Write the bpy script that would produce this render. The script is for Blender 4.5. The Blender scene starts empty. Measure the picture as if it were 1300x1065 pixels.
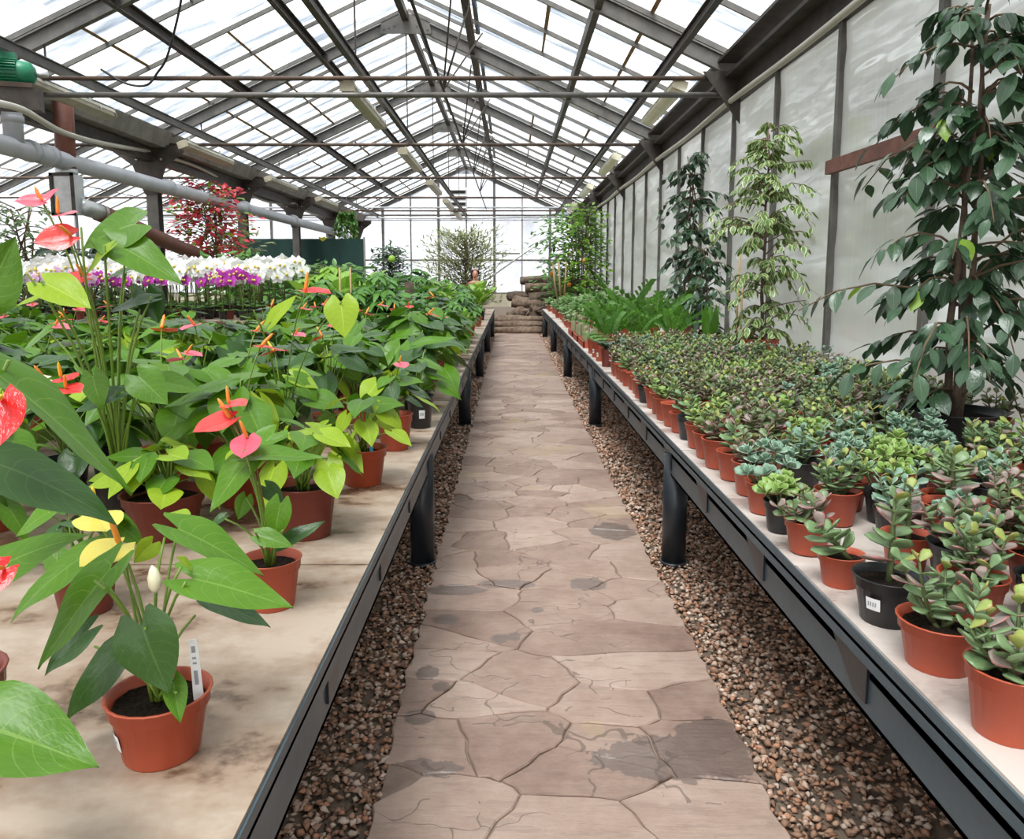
import bpy, math, random
import numpy as np
from mathutils import Vector, Matrix
R_ = random.Random(7)
sc = bpy.context.scene
COL = sc.collection
PI = math.pi

# ------------------------------------------------------------------ camera
CAM_H, FPX, TILT = 1.6, 1000.0, math.atan(136 / 1000.0)
cam_d = bpy.data.cameras.new('camera')
cam_d.sensor_fit = 'HORIZONTAL'; cam_d.sensor_width = 36.0
cam_d.lens = 36.0 * FPX / 1300.0
cam_d.shift_x = 2.0 / 1300.0; cam_d.shift_y = -45.5 / 1300.0
cam_d.clip_start = 0.05; cam_d.clip_end = 300
cam = bpy.data.objects.new('camera', cam_d); COL.objects.link(cam)
cam.location = (0, 0, CAM_H); cam.rotation_euler = (PI / 2 - TILT, 0, 0)
sc.camera = cam

# ------------------------------------------------------------------ world: bright overcast sky
w = bpy.data.worlds.new('overcast'); sc.world = w; w.use_nodes = True
bg = w.node_tree.nodes['Background']
bg.inputs[0].default_value = (1.0, 0.99, 0.965, 1); bg.inputs[1].default_value = 1.12
sun_d = bpy.data.lights.new('veiled_sun', 'SUN'); sun_d.energy = 3.6; sun_d.angle = math.radians(25); sun_d.color = (1, .97, .92)
sun = bpy.data.objects.new('veiled_sun', sun_d); COL.objects.link(sun)
sun.rotation_euler = (math.radians(24), math.radians(-12), 0)

# ------------------------------------------------------------------ exposure
sc.view_settings.view_transform = 'Standard'; sc.view_settings.look = 'None'
sc.view_settings.gamma = 1.0; sc.view_settings.use_curve_mapping = False
sc.view_settings.exposure = 1.05
sc.cycles.max_bounces = 8; sc.cycles.transparent_max_bounces = 16

# ------------------------------------------------------------------ helpers: pixel -> place
_c, _s = math.cos(TILT), math.sin(TILT)
def at(x, y, Y):
    """point at depth Y (metres down the aisle) seen at photo pixel x, y"""
    a = (x - 648.0) / FPX; b = (487.0 - y) / FPX
    r = Vector((a, _c + b * _s, -_s + b * _c))
    return r * (Y / r.y) + Vector((0, 0, CAM_H))

# ------------------------------------------------------------------ helpers: materials
class NT:
    def __init__(s, name):
        s.m = bpy.data.materials.new(name); s.m.use_nodes = True
        s.t = s.m.node_tree; s.t.nodes.clear()
        s.out = s.n('ShaderNodeOutputMaterial')
    def n(s, typ, **kw):
        nd = s.t.nodes.new(typ)
        for k, v in kw.items(): setattr(nd, k, v)
        return nd
    def l(s, a, b): s.t.links.new(a, b)
    def math(s, op, a, b=None, c=None, clamp=False):
        nd = s.n('ShaderNodeMath', operation=op, use_clamp=clamp)
        for i, v in enumerate((a, b, c)):
            if v is None: continue
            if isinstance(v, (int, float)): nd.inputs[i].default_value = v
            else: s.l(v, nd.inputs[i])
        return nd.outputs[0]
    def mix(s, f, a, b):
        nd = s.n('ShaderNodeMix', data_type='RGBA')
        for i, v in ((0, f), (6, a), (7, b)):
            if isinstance(v, (int, float)): nd.inputs[i].default_value = v
            elif isinstance(v, tuple): nd.inputs[i].default_value = (*v[:3], 1)
            else: s.l(v, nd.inputs[i])
        return nd.outputs[2]
    def ramp(s, f, stops):
        nd = s.n('ShaderNodeValToRGB')
        e = nd.color_ramp.elements
        while len(e) < len(stops): e.new(0.5)
        for i, (p, c) in enumerate(stops):
            e[i].position = p; e[i].color = (*c, 1) if len(c) == 3 else c
        s.l(f, nd.inputs[0]); return nd.outputs[0]
    def coord(s, which='Object', scale=(1, 1, 1)):
        tc = s.n('ShaderNodeTexCoord'); mp = s.n('ShaderNodeMapping')
        mp.inputs[3].default_value = scale
        s.l(tc.outputs[which], mp.inputs[0]); return mp.outputs[0]
    def noise(s, vec, scale, detail=3, rough=.55, out=0):
        nd = s.n('ShaderNodeTexNoise'); nd.inputs['Scale'].default_value = scale
        nd.inputs['Detail'].default_value = detail; nd.inputs['Roughness'].default_value = rough
        if vec is not None: s.l(vec, nd.inputs['Vector'])
        return nd.outputs[out]
    def bump(s, h, strength, dist=.01):
        nd = s.n('ShaderNodeBump'); nd.inputs['Strength'].default_value = strength
        nd.inputs['Distance'].default_value = dist; s.l(h, nd.inputs['Height']); return nd.outputs[0]
    def pr(s, col, rough=.5, spec=.5, metal=0.0, normal=None):
        p = s.n('ShaderNodeBsdfPrincipled')
        for nm, v in (('Base Color', col), ('Roughness', rough), ('Metallic', metal)):
            if isinstance(v, (int, float)): p.inputs[nm].default_value = v
            elif isinstance(v, tuple): p.inputs[nm].default_value = (*v[:3], 1)
            else: s.l(v, p.inputs[nm])
        p.inputs['Specular IOR Level'].default_value = spec
        if normal is not None: s.l(normal, p.inputs['Normal'])
        return p.outputs[0]
    def end(s, sh): s.l(sh, s.out.inputs[0]); return s.m
    def mixs(s, f, a, b):
        nd = s.n('ShaderNodeMixShader')
        if isinstance(f, (int, float)): nd.inputs[0].default_value = f
        else: s.l(f, nd.inputs[0])
        s.l(a, nd.inputs[1]); s.l(b, nd.inputs[2]); return nd.outputs[0]

M = {}
def worn(name, c1, c2, scale=6, rough=.5, metal=0.0, bump=.15, spec=.5, thr=(.35, .7)):
    t = NT(name); co = t.coord()
    f = t.noise(co, scale, 6, .65)
    col = t.ramp(f, [(thr[0], c1), (thr[1], c2)])
    nb = t.bump(t.noise(co, scale * 9, 3), bump, .004)
    M[name] = t.end(t.pr(col, rough, spec, metal, nb)); return M[name]
def leafmat(name, c1, c2, vein, rough=.35, trans=.25, nside=8, edge=None, edgew=.3, veinamt=.5, spec=.5):
    """leaf tissue: u runs stalk->tip, v across; midrib and side veins, optional pale margin"""
    t = NT(name)
    uv = t.n('ShaderNodeUVMap'); sp = t.n('ShaderNodeSeparateXYZ'); t.l(uv.outputs[0], sp.inputs[0])
    u, v = sp.outputs[0], sp.outputs[1]
    av = t.math('ABSOLUTE', t.math('SUBTRACT', v, .5))
    oi = t.n('ShaderNodeObjectInfo')
    geo = t.n('ShaderNodeNewGeometry')
    nz = t.noise(t.coord('Object'), 3.5, 2)
    f = t.math('ADD', t.math('MULTIPLY', oi.outputs['Random'], .45), t.math('MULTIPLY', nz, .75), clamp=True)
    f = t.math('ADD', t.math('MULTIPLY', geo.outputs['Random Per Island'], .55), t.math('MULTIPLY', f, .6), clamp=True)
    col = t.mix(f, c1, c2)
    mid = t.math('LESS_THAN', av, .018)
    ph = t.math('SUBTRACT', t.math('MULTIPLY', u, float(nside)), t.math('MULTIPLY', av, 4.2))
    side = t.math('LESS_THAN', t.math('FRACT', t.math('ADD', ph, 10.0)), .075)
    vm = t.math('MULTIPLY', t.math('MAXIMUM', mid, t.math('MULTIPLY', side, .55)), veinamt)
    col = t.mix(vm, col, vein)
    if edge is not None:
        ew = t.math('ADD', av, t.math('MULTIPLY', t.math('SUBTRACT', t.noise(t.coord('UV'), 7, 2), .5), .35))
        col = t.mix(t.math('GREATER_THAN', ew, .5 - edgew), col, edge)
    bh = t.math('ADD', t.math('MULTIPLY', t.math('MAXIMUM', mid, side), -1.0), t.math('MULTIPLY', t.noise(t.coord('UV'), 9, 2), 1.2))
    p = t.pr(col, rough, spec, 0, t.bump(bh, .25, .004))
    tr = t.n('ShaderNodeBsdfTranslucent'); t.l(col, tr.inputs[0])
    M[name] = t.end(t.mixs(trans, p, tr.outputs[0])); return M[name]
def plain(name, col, rough=.5, metal=0.0, spec=.5, bump=0.0, bscale=40):
    t = NT(name); nb = None
    co = t.coord(); nz = t.noise(co, bscale, 3)
    if bump: nb = t.bump(nz, bump, .004)
    c = t.mix(t.math('MULTIPLY', nz, .35), col, tuple(x * .72 for x in col))
    M[name] = t.end(t.pr(c, rough, spec, metal, nb)); return M[name]

# ------------------------------------------------------------------ helpers: meshes
def frame(d, up=(0, 0, 1)):
    """rotation matrix whose x axis runs along d and whose z axis leans to up"""
    x = Vector(d).normalized(); up = Vector(up)
    y = up.cross(x)
    if y.length < 1e-5: y = Vector((0, 1, 0)).cross(x)
    if y.length < 1e-5: y = Vector((1, 0, 0))
    y.normalize(); z = x.cross(y)
    return Matrix((x, y, z)).transposed().to_4x4()
class MB:
    def __init__(s): s.V = []; s.F = []; s.U = []; s.I = []; s.hasuv = False
    def add(s, vs, fs, uvs=None, mi=0):
        o = len(s.V); s.V.extend([tuple(v) for v in vs])
        for k, f in enumerate(fs):
            s.F.append(tuple(i + o for i in f)); s.I.append(mi)
            if uvs is not None: s.U.append([uvs[i] for i in f]); s.hasuv = True
            else: s.U.append([(0, 0)] * len(f))
        return s
    def xadd(s, part, mat, mi=0):
        vs, fs, uvs = part
        return s.add([mat @ Vector(v) for v in vs], fs, uvs, mi)
    def box(s, x0, y0, z0, x1, y1, z1, mi=0):
        vs = [(x, y, z) for x in (x0, x1) for y in (y0, y1) for z in (z0, z1)]
        return s.add(vs, [(0, 1, 3, 2), (4, 6, 7, 5), (0, 4, 5, 1), (2, 3, 7, 6), (0, 2, 6, 4), (1, 5, 7, 3)], None, mi)
    def bar(s, a, b, wd, ht, up=(0, 0, 1), mi=0):
        """box of width wd and height ht from a to b"""
        a = Vector(a); b = Vector(b); L = (b - a).length
        m = Matrix.Translation(a) @ frame(b - a, up)
        vs = [m @ Vector((x, y, z)) for x in (0, L) for y in (-wd / 2, wd / 2) for z in (-ht / 2, ht / 2)]
        return s.add(vs, [(0, 1, 3, 2), (4, 6, 7, 5), (0, 4, 5, 1), (2, 3, 7, 6), (0, 2, 6, 4), (1, 5, 7, 3)], None, mi)
    def tube(s, pts, r, n=8, mi=0, cap=True):
        pts = [Vector(p) for p in pts]; k = len(pts)
        rs = r if isinstance(r, (list, tuple)) else [r] * k
        vs = []; prev = None
        for i, p in enumerate(pts):
            d = (pts[min(i + 1, k - 1)] - pts[max(i - 1, 0)]).normalized()
            if prev is None:
                a = Vector((0, 0, 1)) if abs(d.z) < .9 else Vector((1, 0, 0))
                y = a.cross(d).normalized()
            else:
                y = (prev - d * prev.dot(d))
                y = y.normalized() if y.length > 1e-6 else Vector((1, 0, 0))
            prev = y; z = d.cross(y)
            for j in range(n):
                t = 2 * PI * j / n
                vs.append(p + (y * math.cos(t) + z * math.sin(t)) * rs[i])
        fs = [(i * n + j, i * n + (j + 1) % n, (i + 1) * n + (j + 1) % n, (i + 1) * n + j) for i in range(k - 1) for j in range(n)]
        if cap: fs += [tuple(range(n))[::-1], tuple((k - 1) * n + j for j in range(n))]
        uv = [(i // n / max(1, k - 1), .3) for i in range(len(vs))]
        return s.add(vs, fs, uv, mi)
    def lathe(s, prof, n=20, c=(0, 0, 0), mi=0):
        vs = []
        for r, z in prof:
            for j in range(n):
                t = 2 * PI * j / n; vs.append((c[0] + r * math.cos(t), c[1] + r * math.sin(t), c[2] + z))
        k = len(prof)
        fs = [(i * n + j, i * n + (j + 1) % n, (i + 1) * n + (j + 1) % n, (i + 1) * n + j) for i in range(k - 1) for j in range(n)]
        return s.add(vs, fs, None, mi)
    def mesh(s, name, mats, smooth=True):
        me = bpy.data.meshes.new(name); me.from_pydata(s.V, [], s.F)
        mats = mats if isinstance(mats, (list, tuple)) else [mats]
        for m in mats: me.materials.append(M[m])
        if len(mats) > 1: me.polygons.foreach_set('material_index', s.I)
        me.polygons.foreach_set('use_smooth', [smooth] * len(s.F))
        if s.hasuv:
            ul = me.uv_layers.new(name='UVMap')
            ul.data.foreach_set('uv', [c for f in s.U for p in f for c in p])
        me.update(); return me
    def build(s, name, mats, parent=None, smooth=False, kind=None):
        return obj(name, s.mesh(name, mats, smooth), parent, kind)
def obj(name, me, parent=None, kind=None, mat=None):
    o = bpy.data.objects.new(name, me); COL.objects.link(o)
    if parent is not None: o.parent = parent
    if kind: o['kind'] = kind
    if mat is not None: o.matrix_basis = mat
    return o
def tag(o, label, cat, group=None, kind=None):
    o['label'] = label; o['category'] = cat
    if group: o['group'] = group
    if kind: o['kind'] = kind
    return o
def thing(name, loc=(0, 0, 0), rz=0.0, sc_=1.0):
    o = bpy.data.objects.new(name, None); COL.objects.link(o)
    o.empty_display_size = .05
    o.location = loc; o.rotation_euler = (0, 0, rz); o.scale = (sc_,) * 3
    return o
def struct(name, me=None):
    o = bpy.data.objects.new(name, me); COL.objects.link(o); o['kind'] = 'structure'
    return o
KIDS = {}
def copy_tree(o, parent=None):
    c = o.copy(); COL.objects.link(c)
    if parent is not None: c.parent = parent
    for ch in o.children: copy_tree(ch, c)
    return c
def bez(a, b, c, n=6):
    a, b, c = Vector(a), Vector(b), Vector(c)
    return [a * (1 - t) ** 2 + b * 2 * t * (1 - t) + c * t * t for t in [i / n for i in range(n + 1)]]

# ---- leaf blades: unit length along +x, attached at the origin, face up +z
def interp(tab, u):
    for (a, x), (b, y) in zip(tab, tab[1:]):
        if u <= b: return x + (y - x) * (u - a) / (b - a + 1e-9)
    return tab[-1][1]
HEART = [(0, .62), (.08, .82), (.18, .97), (.28, 1.0), (.42, .93), (.56, .77), (.70, .55), (.83, .31), (.93, .12), (1, .0)]
OVAL = [(0, .02), (.1, .42), (.25, .82), (.42, 1.0), (.6, .92), (.78, .6), (.9, .27), (1, .0)]
LANCE = [(0, .03), (.12, .5), (.3, .95), (.5, 1.0), (.7, .72), (.86, .36), (1, .0)]
SPATHE = [(0, .5), (.08, .75), (.22, .97), (.4, 1.0), (.58, .88), (.74, .62), (.88, .3), (1, .0)]
def blade(tab, W, back=.0, fold=.15, droop=.15, wave=.02, nu=8, nv=6, seed=0):
    r = random.Random(seed); ph = r.random() * 6
    vs, uv = [], []
    for i in range(nu + 1):
        u = i / nu; hw = interp(tab, u) * W
        for j in range(nv + 1):
            v = -1 + 2 * j / nv; av = abs(v)
            x = u - back * (math.sin(PI * av * .76) ** 1.3 if back else 0) * (1 - u) ** 2.2
            y = v * hw
            z = fold * abs(y) - droop * u * u + wave * math.sin(ph + 9 * u) * av - .5 * fold * av * av * hw
            vs.append((x, y, z)); uv.append((u, (v + 1) / 2))
    n = nv + 1
    fs = [(i * n + j, (i + 1) * n + j, (i + 1) * n + j + 1, i * n + j + 1) for i in range(nu) for j in range(nv)]
    return vs, fs, uv
def thick_leaf(W, T, nu=5, nv=8, cup=.12, tab=None):
    """fleshy succulent leaf: spoon-shaped solid"""
    tab = tab or [(0, .25), (.15, .38), (.4, .78), (.62, 1.0), (.8, .95), (.92, .68), (1, .12)]
    vs, uv = [], []
    for i in range(nu + 1):
        u = i / nu; hw = max(interp(tab, u), .02) * W
        for j in range(nv):
            t = 2 * PI * j / nv
            y = hw * math.cos(t); z = T * math.sin(t) * (.35 + .65 * interp(tab, u)) * (1 if u < .99 else .1)
            vs.append((u, y, z + cup * u * u)); uv.append((u, .5 + .5 * math.cos(t)))
    fs = [(i * nv + j, i * nv + (j + 1) % nv, (i + 1) * nv + (j + 1) % nv, (i + 1) * nv + j) for i in range(nu) for j in range(nv)]
    fs.append(tuple(nu * nv + j for j in range(nv)))
    return vs, fs, uv
def blade_mesh(name, part, mat, smooth=True):
    return MB().add(*part).mesh(name, mat, smooth)
ORD = ['first', 'second', 'third', 'fourth', 'fifth', 'sixth', 'seventh', 'eighth', 'ninth', 'tenth', 'eleventh', 'twelfth', 'thirteenth',
       'fourteenth', 'fifteenth', 'sixteenth', 'seventeenth', 'eighteenth', 'nineteenth', 'twentieth', 'twenty-first', 'twenty-second',
       'twenty-third', 'twenty-fourth', 'twenty-fifth', 'twenty-sixth', 'twenty-seventh', 'twenty-eighth', 'twenty-ninth', 'thirtieth',
       'thirty-first', 'thirty-second', 'thirty-third', 'thirty-fourth', 'thirty-fifth', 'thirty-sixth', 'thirty-seventh', 'thirty-eighth', 'thirty-ninth', 'fortieth']

# ------------------------------------------------------------------ materials
worn('steel_grey', (.10, .095, .088), (.17, .155, .14), 5, .5, .3)
worn('steel_dark', (.035, .030, .027), (.09, .07, .058), 6, .55, .3)
worn('steel_rusty', (.055, .042, .036), (.14, .08, .05), 4, .65, .2)
worn('rust_strip', (.20, .11, .05), (.42, .27, .13), 7, .8)
worn('gutter', (.16, .145, .13), (.30, .28, .25), 3, .7)
worn('gutter_pale', (.55, .50, .38), (.30, .26, .2), 4, .75)
worn('rust_pipe', (.20, .065, .04), (.13, .05, .035), 5, .6)
worn('galvanised', (.45, .46, .47), (.62, .63, .63), 8, .35, .6)
worn('pvc_grey', (.40, .41, .45), (.50, .51, .55), 3, .4)
worn('lamp_housing', (.50, .48, .40), (.36, .33, .27), 5, .5)
worn('lamp_dull', (.42, .38, .28), (.30, .26, .19), 7, .4)
worn('lamp_cover', (.80, .76, .60), (.68, .62, .45), 7, .3)
worn('motor_green', (.01, .16, .08), (.015, .22, .11), 8, .4)
worn('bench_paint', (.040, .066, .082), (.060, .092, .11), 5, .38)
worn('leg_paint', (.012, .016, .022), (.022, .028, .036), 6, .35)
worn('plank_rust', (.20, .085, .06), (.11, .05, .04), 9, .8)
worn('shade_cloth', (.008, .035, .028), (.014, .05, .04), 20, .85)
worn('white_box', (.75, .75, .74), (.62, .62, .60), 5, .5)
worn('low_wall', (.52, .46, .34), (.40, .36, .28), 3, .8)
worn('bark', (.10, .062, .042), (.30, .21, .15), 9, .85, 0, .9)
worn('bark_dark', (.07, .05, .037), (.2, .14, .10), 11, .9, 0, .9)
worn('twig', (.10, .06, .035), (.2, .14, .08), 14, .8)
worn('bamboo', (.42, .30, .13), (.3, .2, .08), 9, .55)
worn('soil', (.006, .004, .003), (.05, .034, .024), 140, .95, 0, 1.0, .08)
worn('earth', (.10, .07, .05), (.2, .15, .11), 9, .95, 0, .8)
worn('mortar', (.17, .12, .095), (.27, .20, .16), 8, .9, 0, .8)
worn('rock', (.36, .17, .10), (.5, .36, .27), 6, .9, 0, .7)
worn('slate', (.09, .08, .085), (.16, .15, .15), 6, .6, 0, .5)
plain('terracotta', (.43, .075, .032), .42, bump=.05)
plain('terracotta_dark', (.19, .035, .022), .42, bump=.05)
plain('black_plastic', (.010, .010, .012), .35)
plain('blue_plastic', (.06, .09, .16), .4)
plain('paper', (.82, .83, .84), .6)
plain('print_grey', (.30, .31, .33), .6)
plain('tag_blue', (.03, .30, .5), .5)
plain('cable', (.015, .015, .018), .5)
plain('cord_pale', (.5, .47, .4), .5)
plain('skin', (.62, .30, .21), .5)
plain('hair', (.018, .010, .008), .5)
plain('shirt', (.30, .04, .06), .8)
plain('trousers', (.03, .035, .06), .8)
plain('eye_dark', (.02, .012, .01), .3)
plain('lips', (.5, .1, .09), .4)
plain('band_pale', (.72, .55, .52), .7)
plain('orange_fruit', (.75, .28, .02), .4)
plain('lime_fruit', (.28, .48, .04), .4)
plain('petal_white', (.86, .86, .84), .5)
plain('petal_purple', (.42, .03, .36), .5)
plain('petal_mauve', (.66, .42, .62), .5)
plain('petal_lip', (.7, .55, .1), .5)
plain('petal_red', (.62, .03, .05), .5)
plain('spadix_orange', (.80, .28, .04), .5)
plain('spadix_yellow', (.82, .52, .03), .5)
plain('bud_cream', (.78, .74, .52), .45)
plain('petiole', (.16, .26, .035), .4)
plain('petiole_red', (.20, .13, .04), .4)
plain('jade_stem', (.10, .13, .045), .6)
plain('jade_stem_brown', (.13, .085, .05), .7)
leafmat('anth_leaf', (.030, .110, .005), (.105, .240, .010), (.22, .36, .07), .36, .24, spec=.35)
leafmat('anth_dark', (.013, .045, .009), (.036, .095, .014), (.08, .16, .04), .30, .12, spec=.4)
leafmat('anth_light', (.16, .30, .012), (.32, .46, .022), (.48, .6, .1), .38, .3, spec=.35)
leafmat('spathe_red', (.62, .010, .012), (.72, .02, .02), (.4, .005, .01), .22, .15)
leafmat('spathe_pink', (.75, .06, .11), (.80, .16, .22), (.5, .02, .05), .22, .2)
leafmat('spathe_coral', (.76, .035, .035), (.80, .09, .08), (.5, .01, .02), .22, .2)
leafmat('spathe_yellow', (.84, .68, .06), (.87, .76, .16), (.75, .6, .05), .3, .25)
leafmat('spathe_cream', (.80, .60, .48), (.85, .7, .58), (.8, .5, .4), .35, .25)
leafmat('jade_leaf', (.075, .15, .05), (.19, .28, .13), (.2, .28, .14), .32, .06, 1, veinamt=.0)
leafmat('jade_dark', (.045, .10, .028), (.13, .21, .08), (.2, .2, .1), .3, .05, 1, edge=(.26, .13, .1), edgew=.10, veinamt=0)
leafmat('jade_pink', (.17, .17, .13), (.30, .23, .20), (.3, .2, .2), .35, .06, 1, edge=(.36, .16, .15), edgew=.12, veinamt=0)
leafmat('jade_tip', (.17, .27, .06), (.33, .38, .09), (.4, .4, .1), .35, .12, 1, edge=(.42, .25, .1), edgew=.08, veinamt=0)
leafmat('jade_green', (.12, .25, .05), (.24, .38, .08), (.3, .4, .1), .35, .08, 1, edge=(.42, .48, .2), edgew=.10, veinamt=0)
leafmat('jade_blue', (.10, .22, .14), (.20, .32, .22), (.3, .4, .35), .42, .06, 1, edge=(.42, .52, .42), edgew=.09, veinamt=0)
leafmat('ficus_leaf', (.014, .042, .018), (.055, .115, .055), (.14, .22, .12), .26, .10, 10, veinamt=.5, spec=.7)
leafmat('ficus_new', (.16, .32, .03), (.26, .42, .05), (.35, .5, .12), .3, .3, 10)
leafmat('ficus_varieg', (.06, .15, .035), (.13, .24, .06), (.3, .4, .15), .32, .22, 10, edge=(.56, .60, .30), edgew=.17, veinamt=.3)
leafmat('ficus_far', (.018, .05, .018), (.055, .12, .045), (.1, .17, .08), .3, .12, 10, veinamt=.3)
leafmat('zz_leaf', (.020, .085, .008), (.10, .25, .022), (.15, .3, .06), .28, .18, 8, veinamt=.3)
leafmat('bush_mid', (.04, .14, .02), (.11, .26, .04), (.2, .36, .1), .33, .22, 9, veinamt=.4)
leafmat('bush_light', (.13, .30, .025), (.27, .46, .05), (.36, .52, .12), .36, .3, 9, veinamt=.4)
leafmat('bush_dark', (.012, .045, .016), (.035, .09, .035), (.1, .16, .08), .28, .12, 9, veinamt=.4)
leafmat('bush_varieg', (.10, .22, .07), (.2, .33, .12), (.4, .5, .25), .36, .22, 9, edge=(.55, .62, .42), edgew=.14)
leafmat('olive_leaf', (.13, .17, .06), (.30, .32, .14), (.3, .33, .16), .45, .2, 4, veinamt=.2)
leafmat('cactus_skin', (.10, .15, .07), (.34, .32, .18), (.5, .5, .3), .6, .0, 6, veinamt=.6)
leafmat('sprout_pale', (.35, .40, .20), (.45, .48, .28), (.5, .5, .3), .45, .2, 4)

def glass_mat(name, lo, hi, tint, dirt_refl, gloss=.05, stretch=(1, 5, 1), band=False):
    """pane of old glass: clear, with run-down grime streaks and an optional painted reflection band that scatter the light"""
    t = NT(name)
    co = t.coord('Object', stretch); oi = t.n('ShaderNodeObjectInfo')
    off = t.n('ShaderNodeVectorMath', operation='ADD'); t.l(co, off.inputs[0])
    cmb = t.n('ShaderNodeCombineXYZ'); t.l(t.math('MULTIPLY', oi.outputs['Random'], 37.0), cmb.inputs[0])
    t.l(t.math('MULTIPLY', oi.outputs['Random'], 91.0), cmb.inputs[2]); t.l(cmb.outputs[0], off.inputs[1])
    n = t.noise(off.outputs[0], 1.1, 4, .6)
    mr = t.n('ShaderNodeMapRange'); t.l(n, mr.inputs[0])
    mr.inputs[1].default_value = .38; mr.inputs[2].default_value = .72; mr.inputs[3].default_value = lo; mr.inputs[4].default_value = hi
    fac = mr.outputs[0]
    if band:      # reflection of the ribbed profile, painted as a grey strip along each pane
        sp = t.n('ShaderNodeSeparateXYZ'); tc = t.n('ShaderNodeTexCoord'); t.l(tc.outputs['Object'], sp.inputs[0])
        yy = t.math('ADD', sp.outputs[1], t.math('MULTIPLY', t.math('SUBTRACT', oi.outputs['Random'], .5), .25))
        inb = t.math('MULTIPLY', t.math('GREATER_THAN', yy, .62), t.math('LESS_THAN', yy, 1.0))
        fac = t.math('ADD', t.math('MULTIPLY', inb, t.math('ADD', t.math('MULTIPLY', fac, .55), .22)), t.math('MULTIPLY', fac, .10), clamp=True)
    tp = t.n('ShaderNodeBsdfTransparent'); tp.inputs[0].default_value = (*tint, 1)
    df = t.n('ShaderNodeBsdfDiffuse'); df.inputs[0].default_value = (*dirt_refl, 1)
    tl = t.n('ShaderNodeBsdfTranslucent'); tl.inputs[0].default_value = (*dirt_refl, 1)
    d = t.mixs(.55, df.outputs[0], tl.outputs[0])
    g = t.n('ShaderNodeBsdfGlossy'); g.inputs[1].default_value = .08
    s = t.mixs(fac, tp.outputs[0], d)
    M[name] = t.end(t.mixs(gloss, s, g.outputs[0]))
glass_mat('roof_glass', .0, .9, (.95, .98, 1.0), (.27, .32, .40), band=True)
glass_mat('gable_sheet', .30, .70, (.97, .98, 1.0), (.76, .80, .88), .03, (1, 1, .4))
def film_mat():
    """right wall: milky sheets with creases and a dull shine"""
    t = NT('wall_film')
    co = t.coord('Object', (1, .25, 1)); oi = t.n('ShaderNodeObjectInfo')
    off = t.n('ShaderNodeVectorMath', operation='ADD'); t.l(co, off.inputs[0])
    cmb = t.n('ShaderNodeCombineXYZ'); t.l(t.math('MULTIPLY', oi.outputs['Random'], 53.0), cmb.inputs[2]); t.l(cmb.outputs[0], off.inputs[1])
    n1 = t.noise(off.outputs[0], 1.7, 3, .5)
    co2 = t.coord('Object', (1, 14, .5)); n2 = t.noise(co2, 2.0, 3)
    col = t.ramp(t.math('ADD', t.math('MULTIPLY', n1, .88), t.math('MULTIPLY', n2, .12)), [(.3, (.31, .33, .315)), (.5, (.42, .45, .435)), (.72, (.55, .575, .575))])
    wv = t.n('ShaderNodeTexWave', wave_type='BANDS', bands_direction='Z'); t.l(off.outputs[0], wv.inputs[0])
    wv.inputs['Scale'].default_value = .45; wv.inputs['Distortion'].default_value = 5.0; wv.inputs['Detail'].default_value = 1.5; wv.inputs['Detail Scale'].default_value = .8
    nb = t.bump(t.math('ADD', wv.outputs[1], t.math('MULTIPLY', n1, 2.0)), .9, .07)
    tl = t.n('ShaderNodeBsdfTranslucent'); t.l(col, tl.inputs[0])
    df = t.n('ShaderNodeBsdfDiffuse'); t.l(col, df.inputs[0]); t.l(nb, df.inputs[2])
    gl = t.n('ShaderNodeBsdfGlossy'); gl.inputs[1].default_value = .16; gl.inputs[0].default_value = (.9, .93, .93, 1); t.l(nb, gl.inputs[4] if len(gl.inputs) > 5 else gl.inputs['Normal'])
    M['wall_film'] = t.end(t.mixs(.27, t.mixs(.35, tl.outputs[0], df.outputs[0]), gl.outputs[0]))
film_mat()

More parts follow.
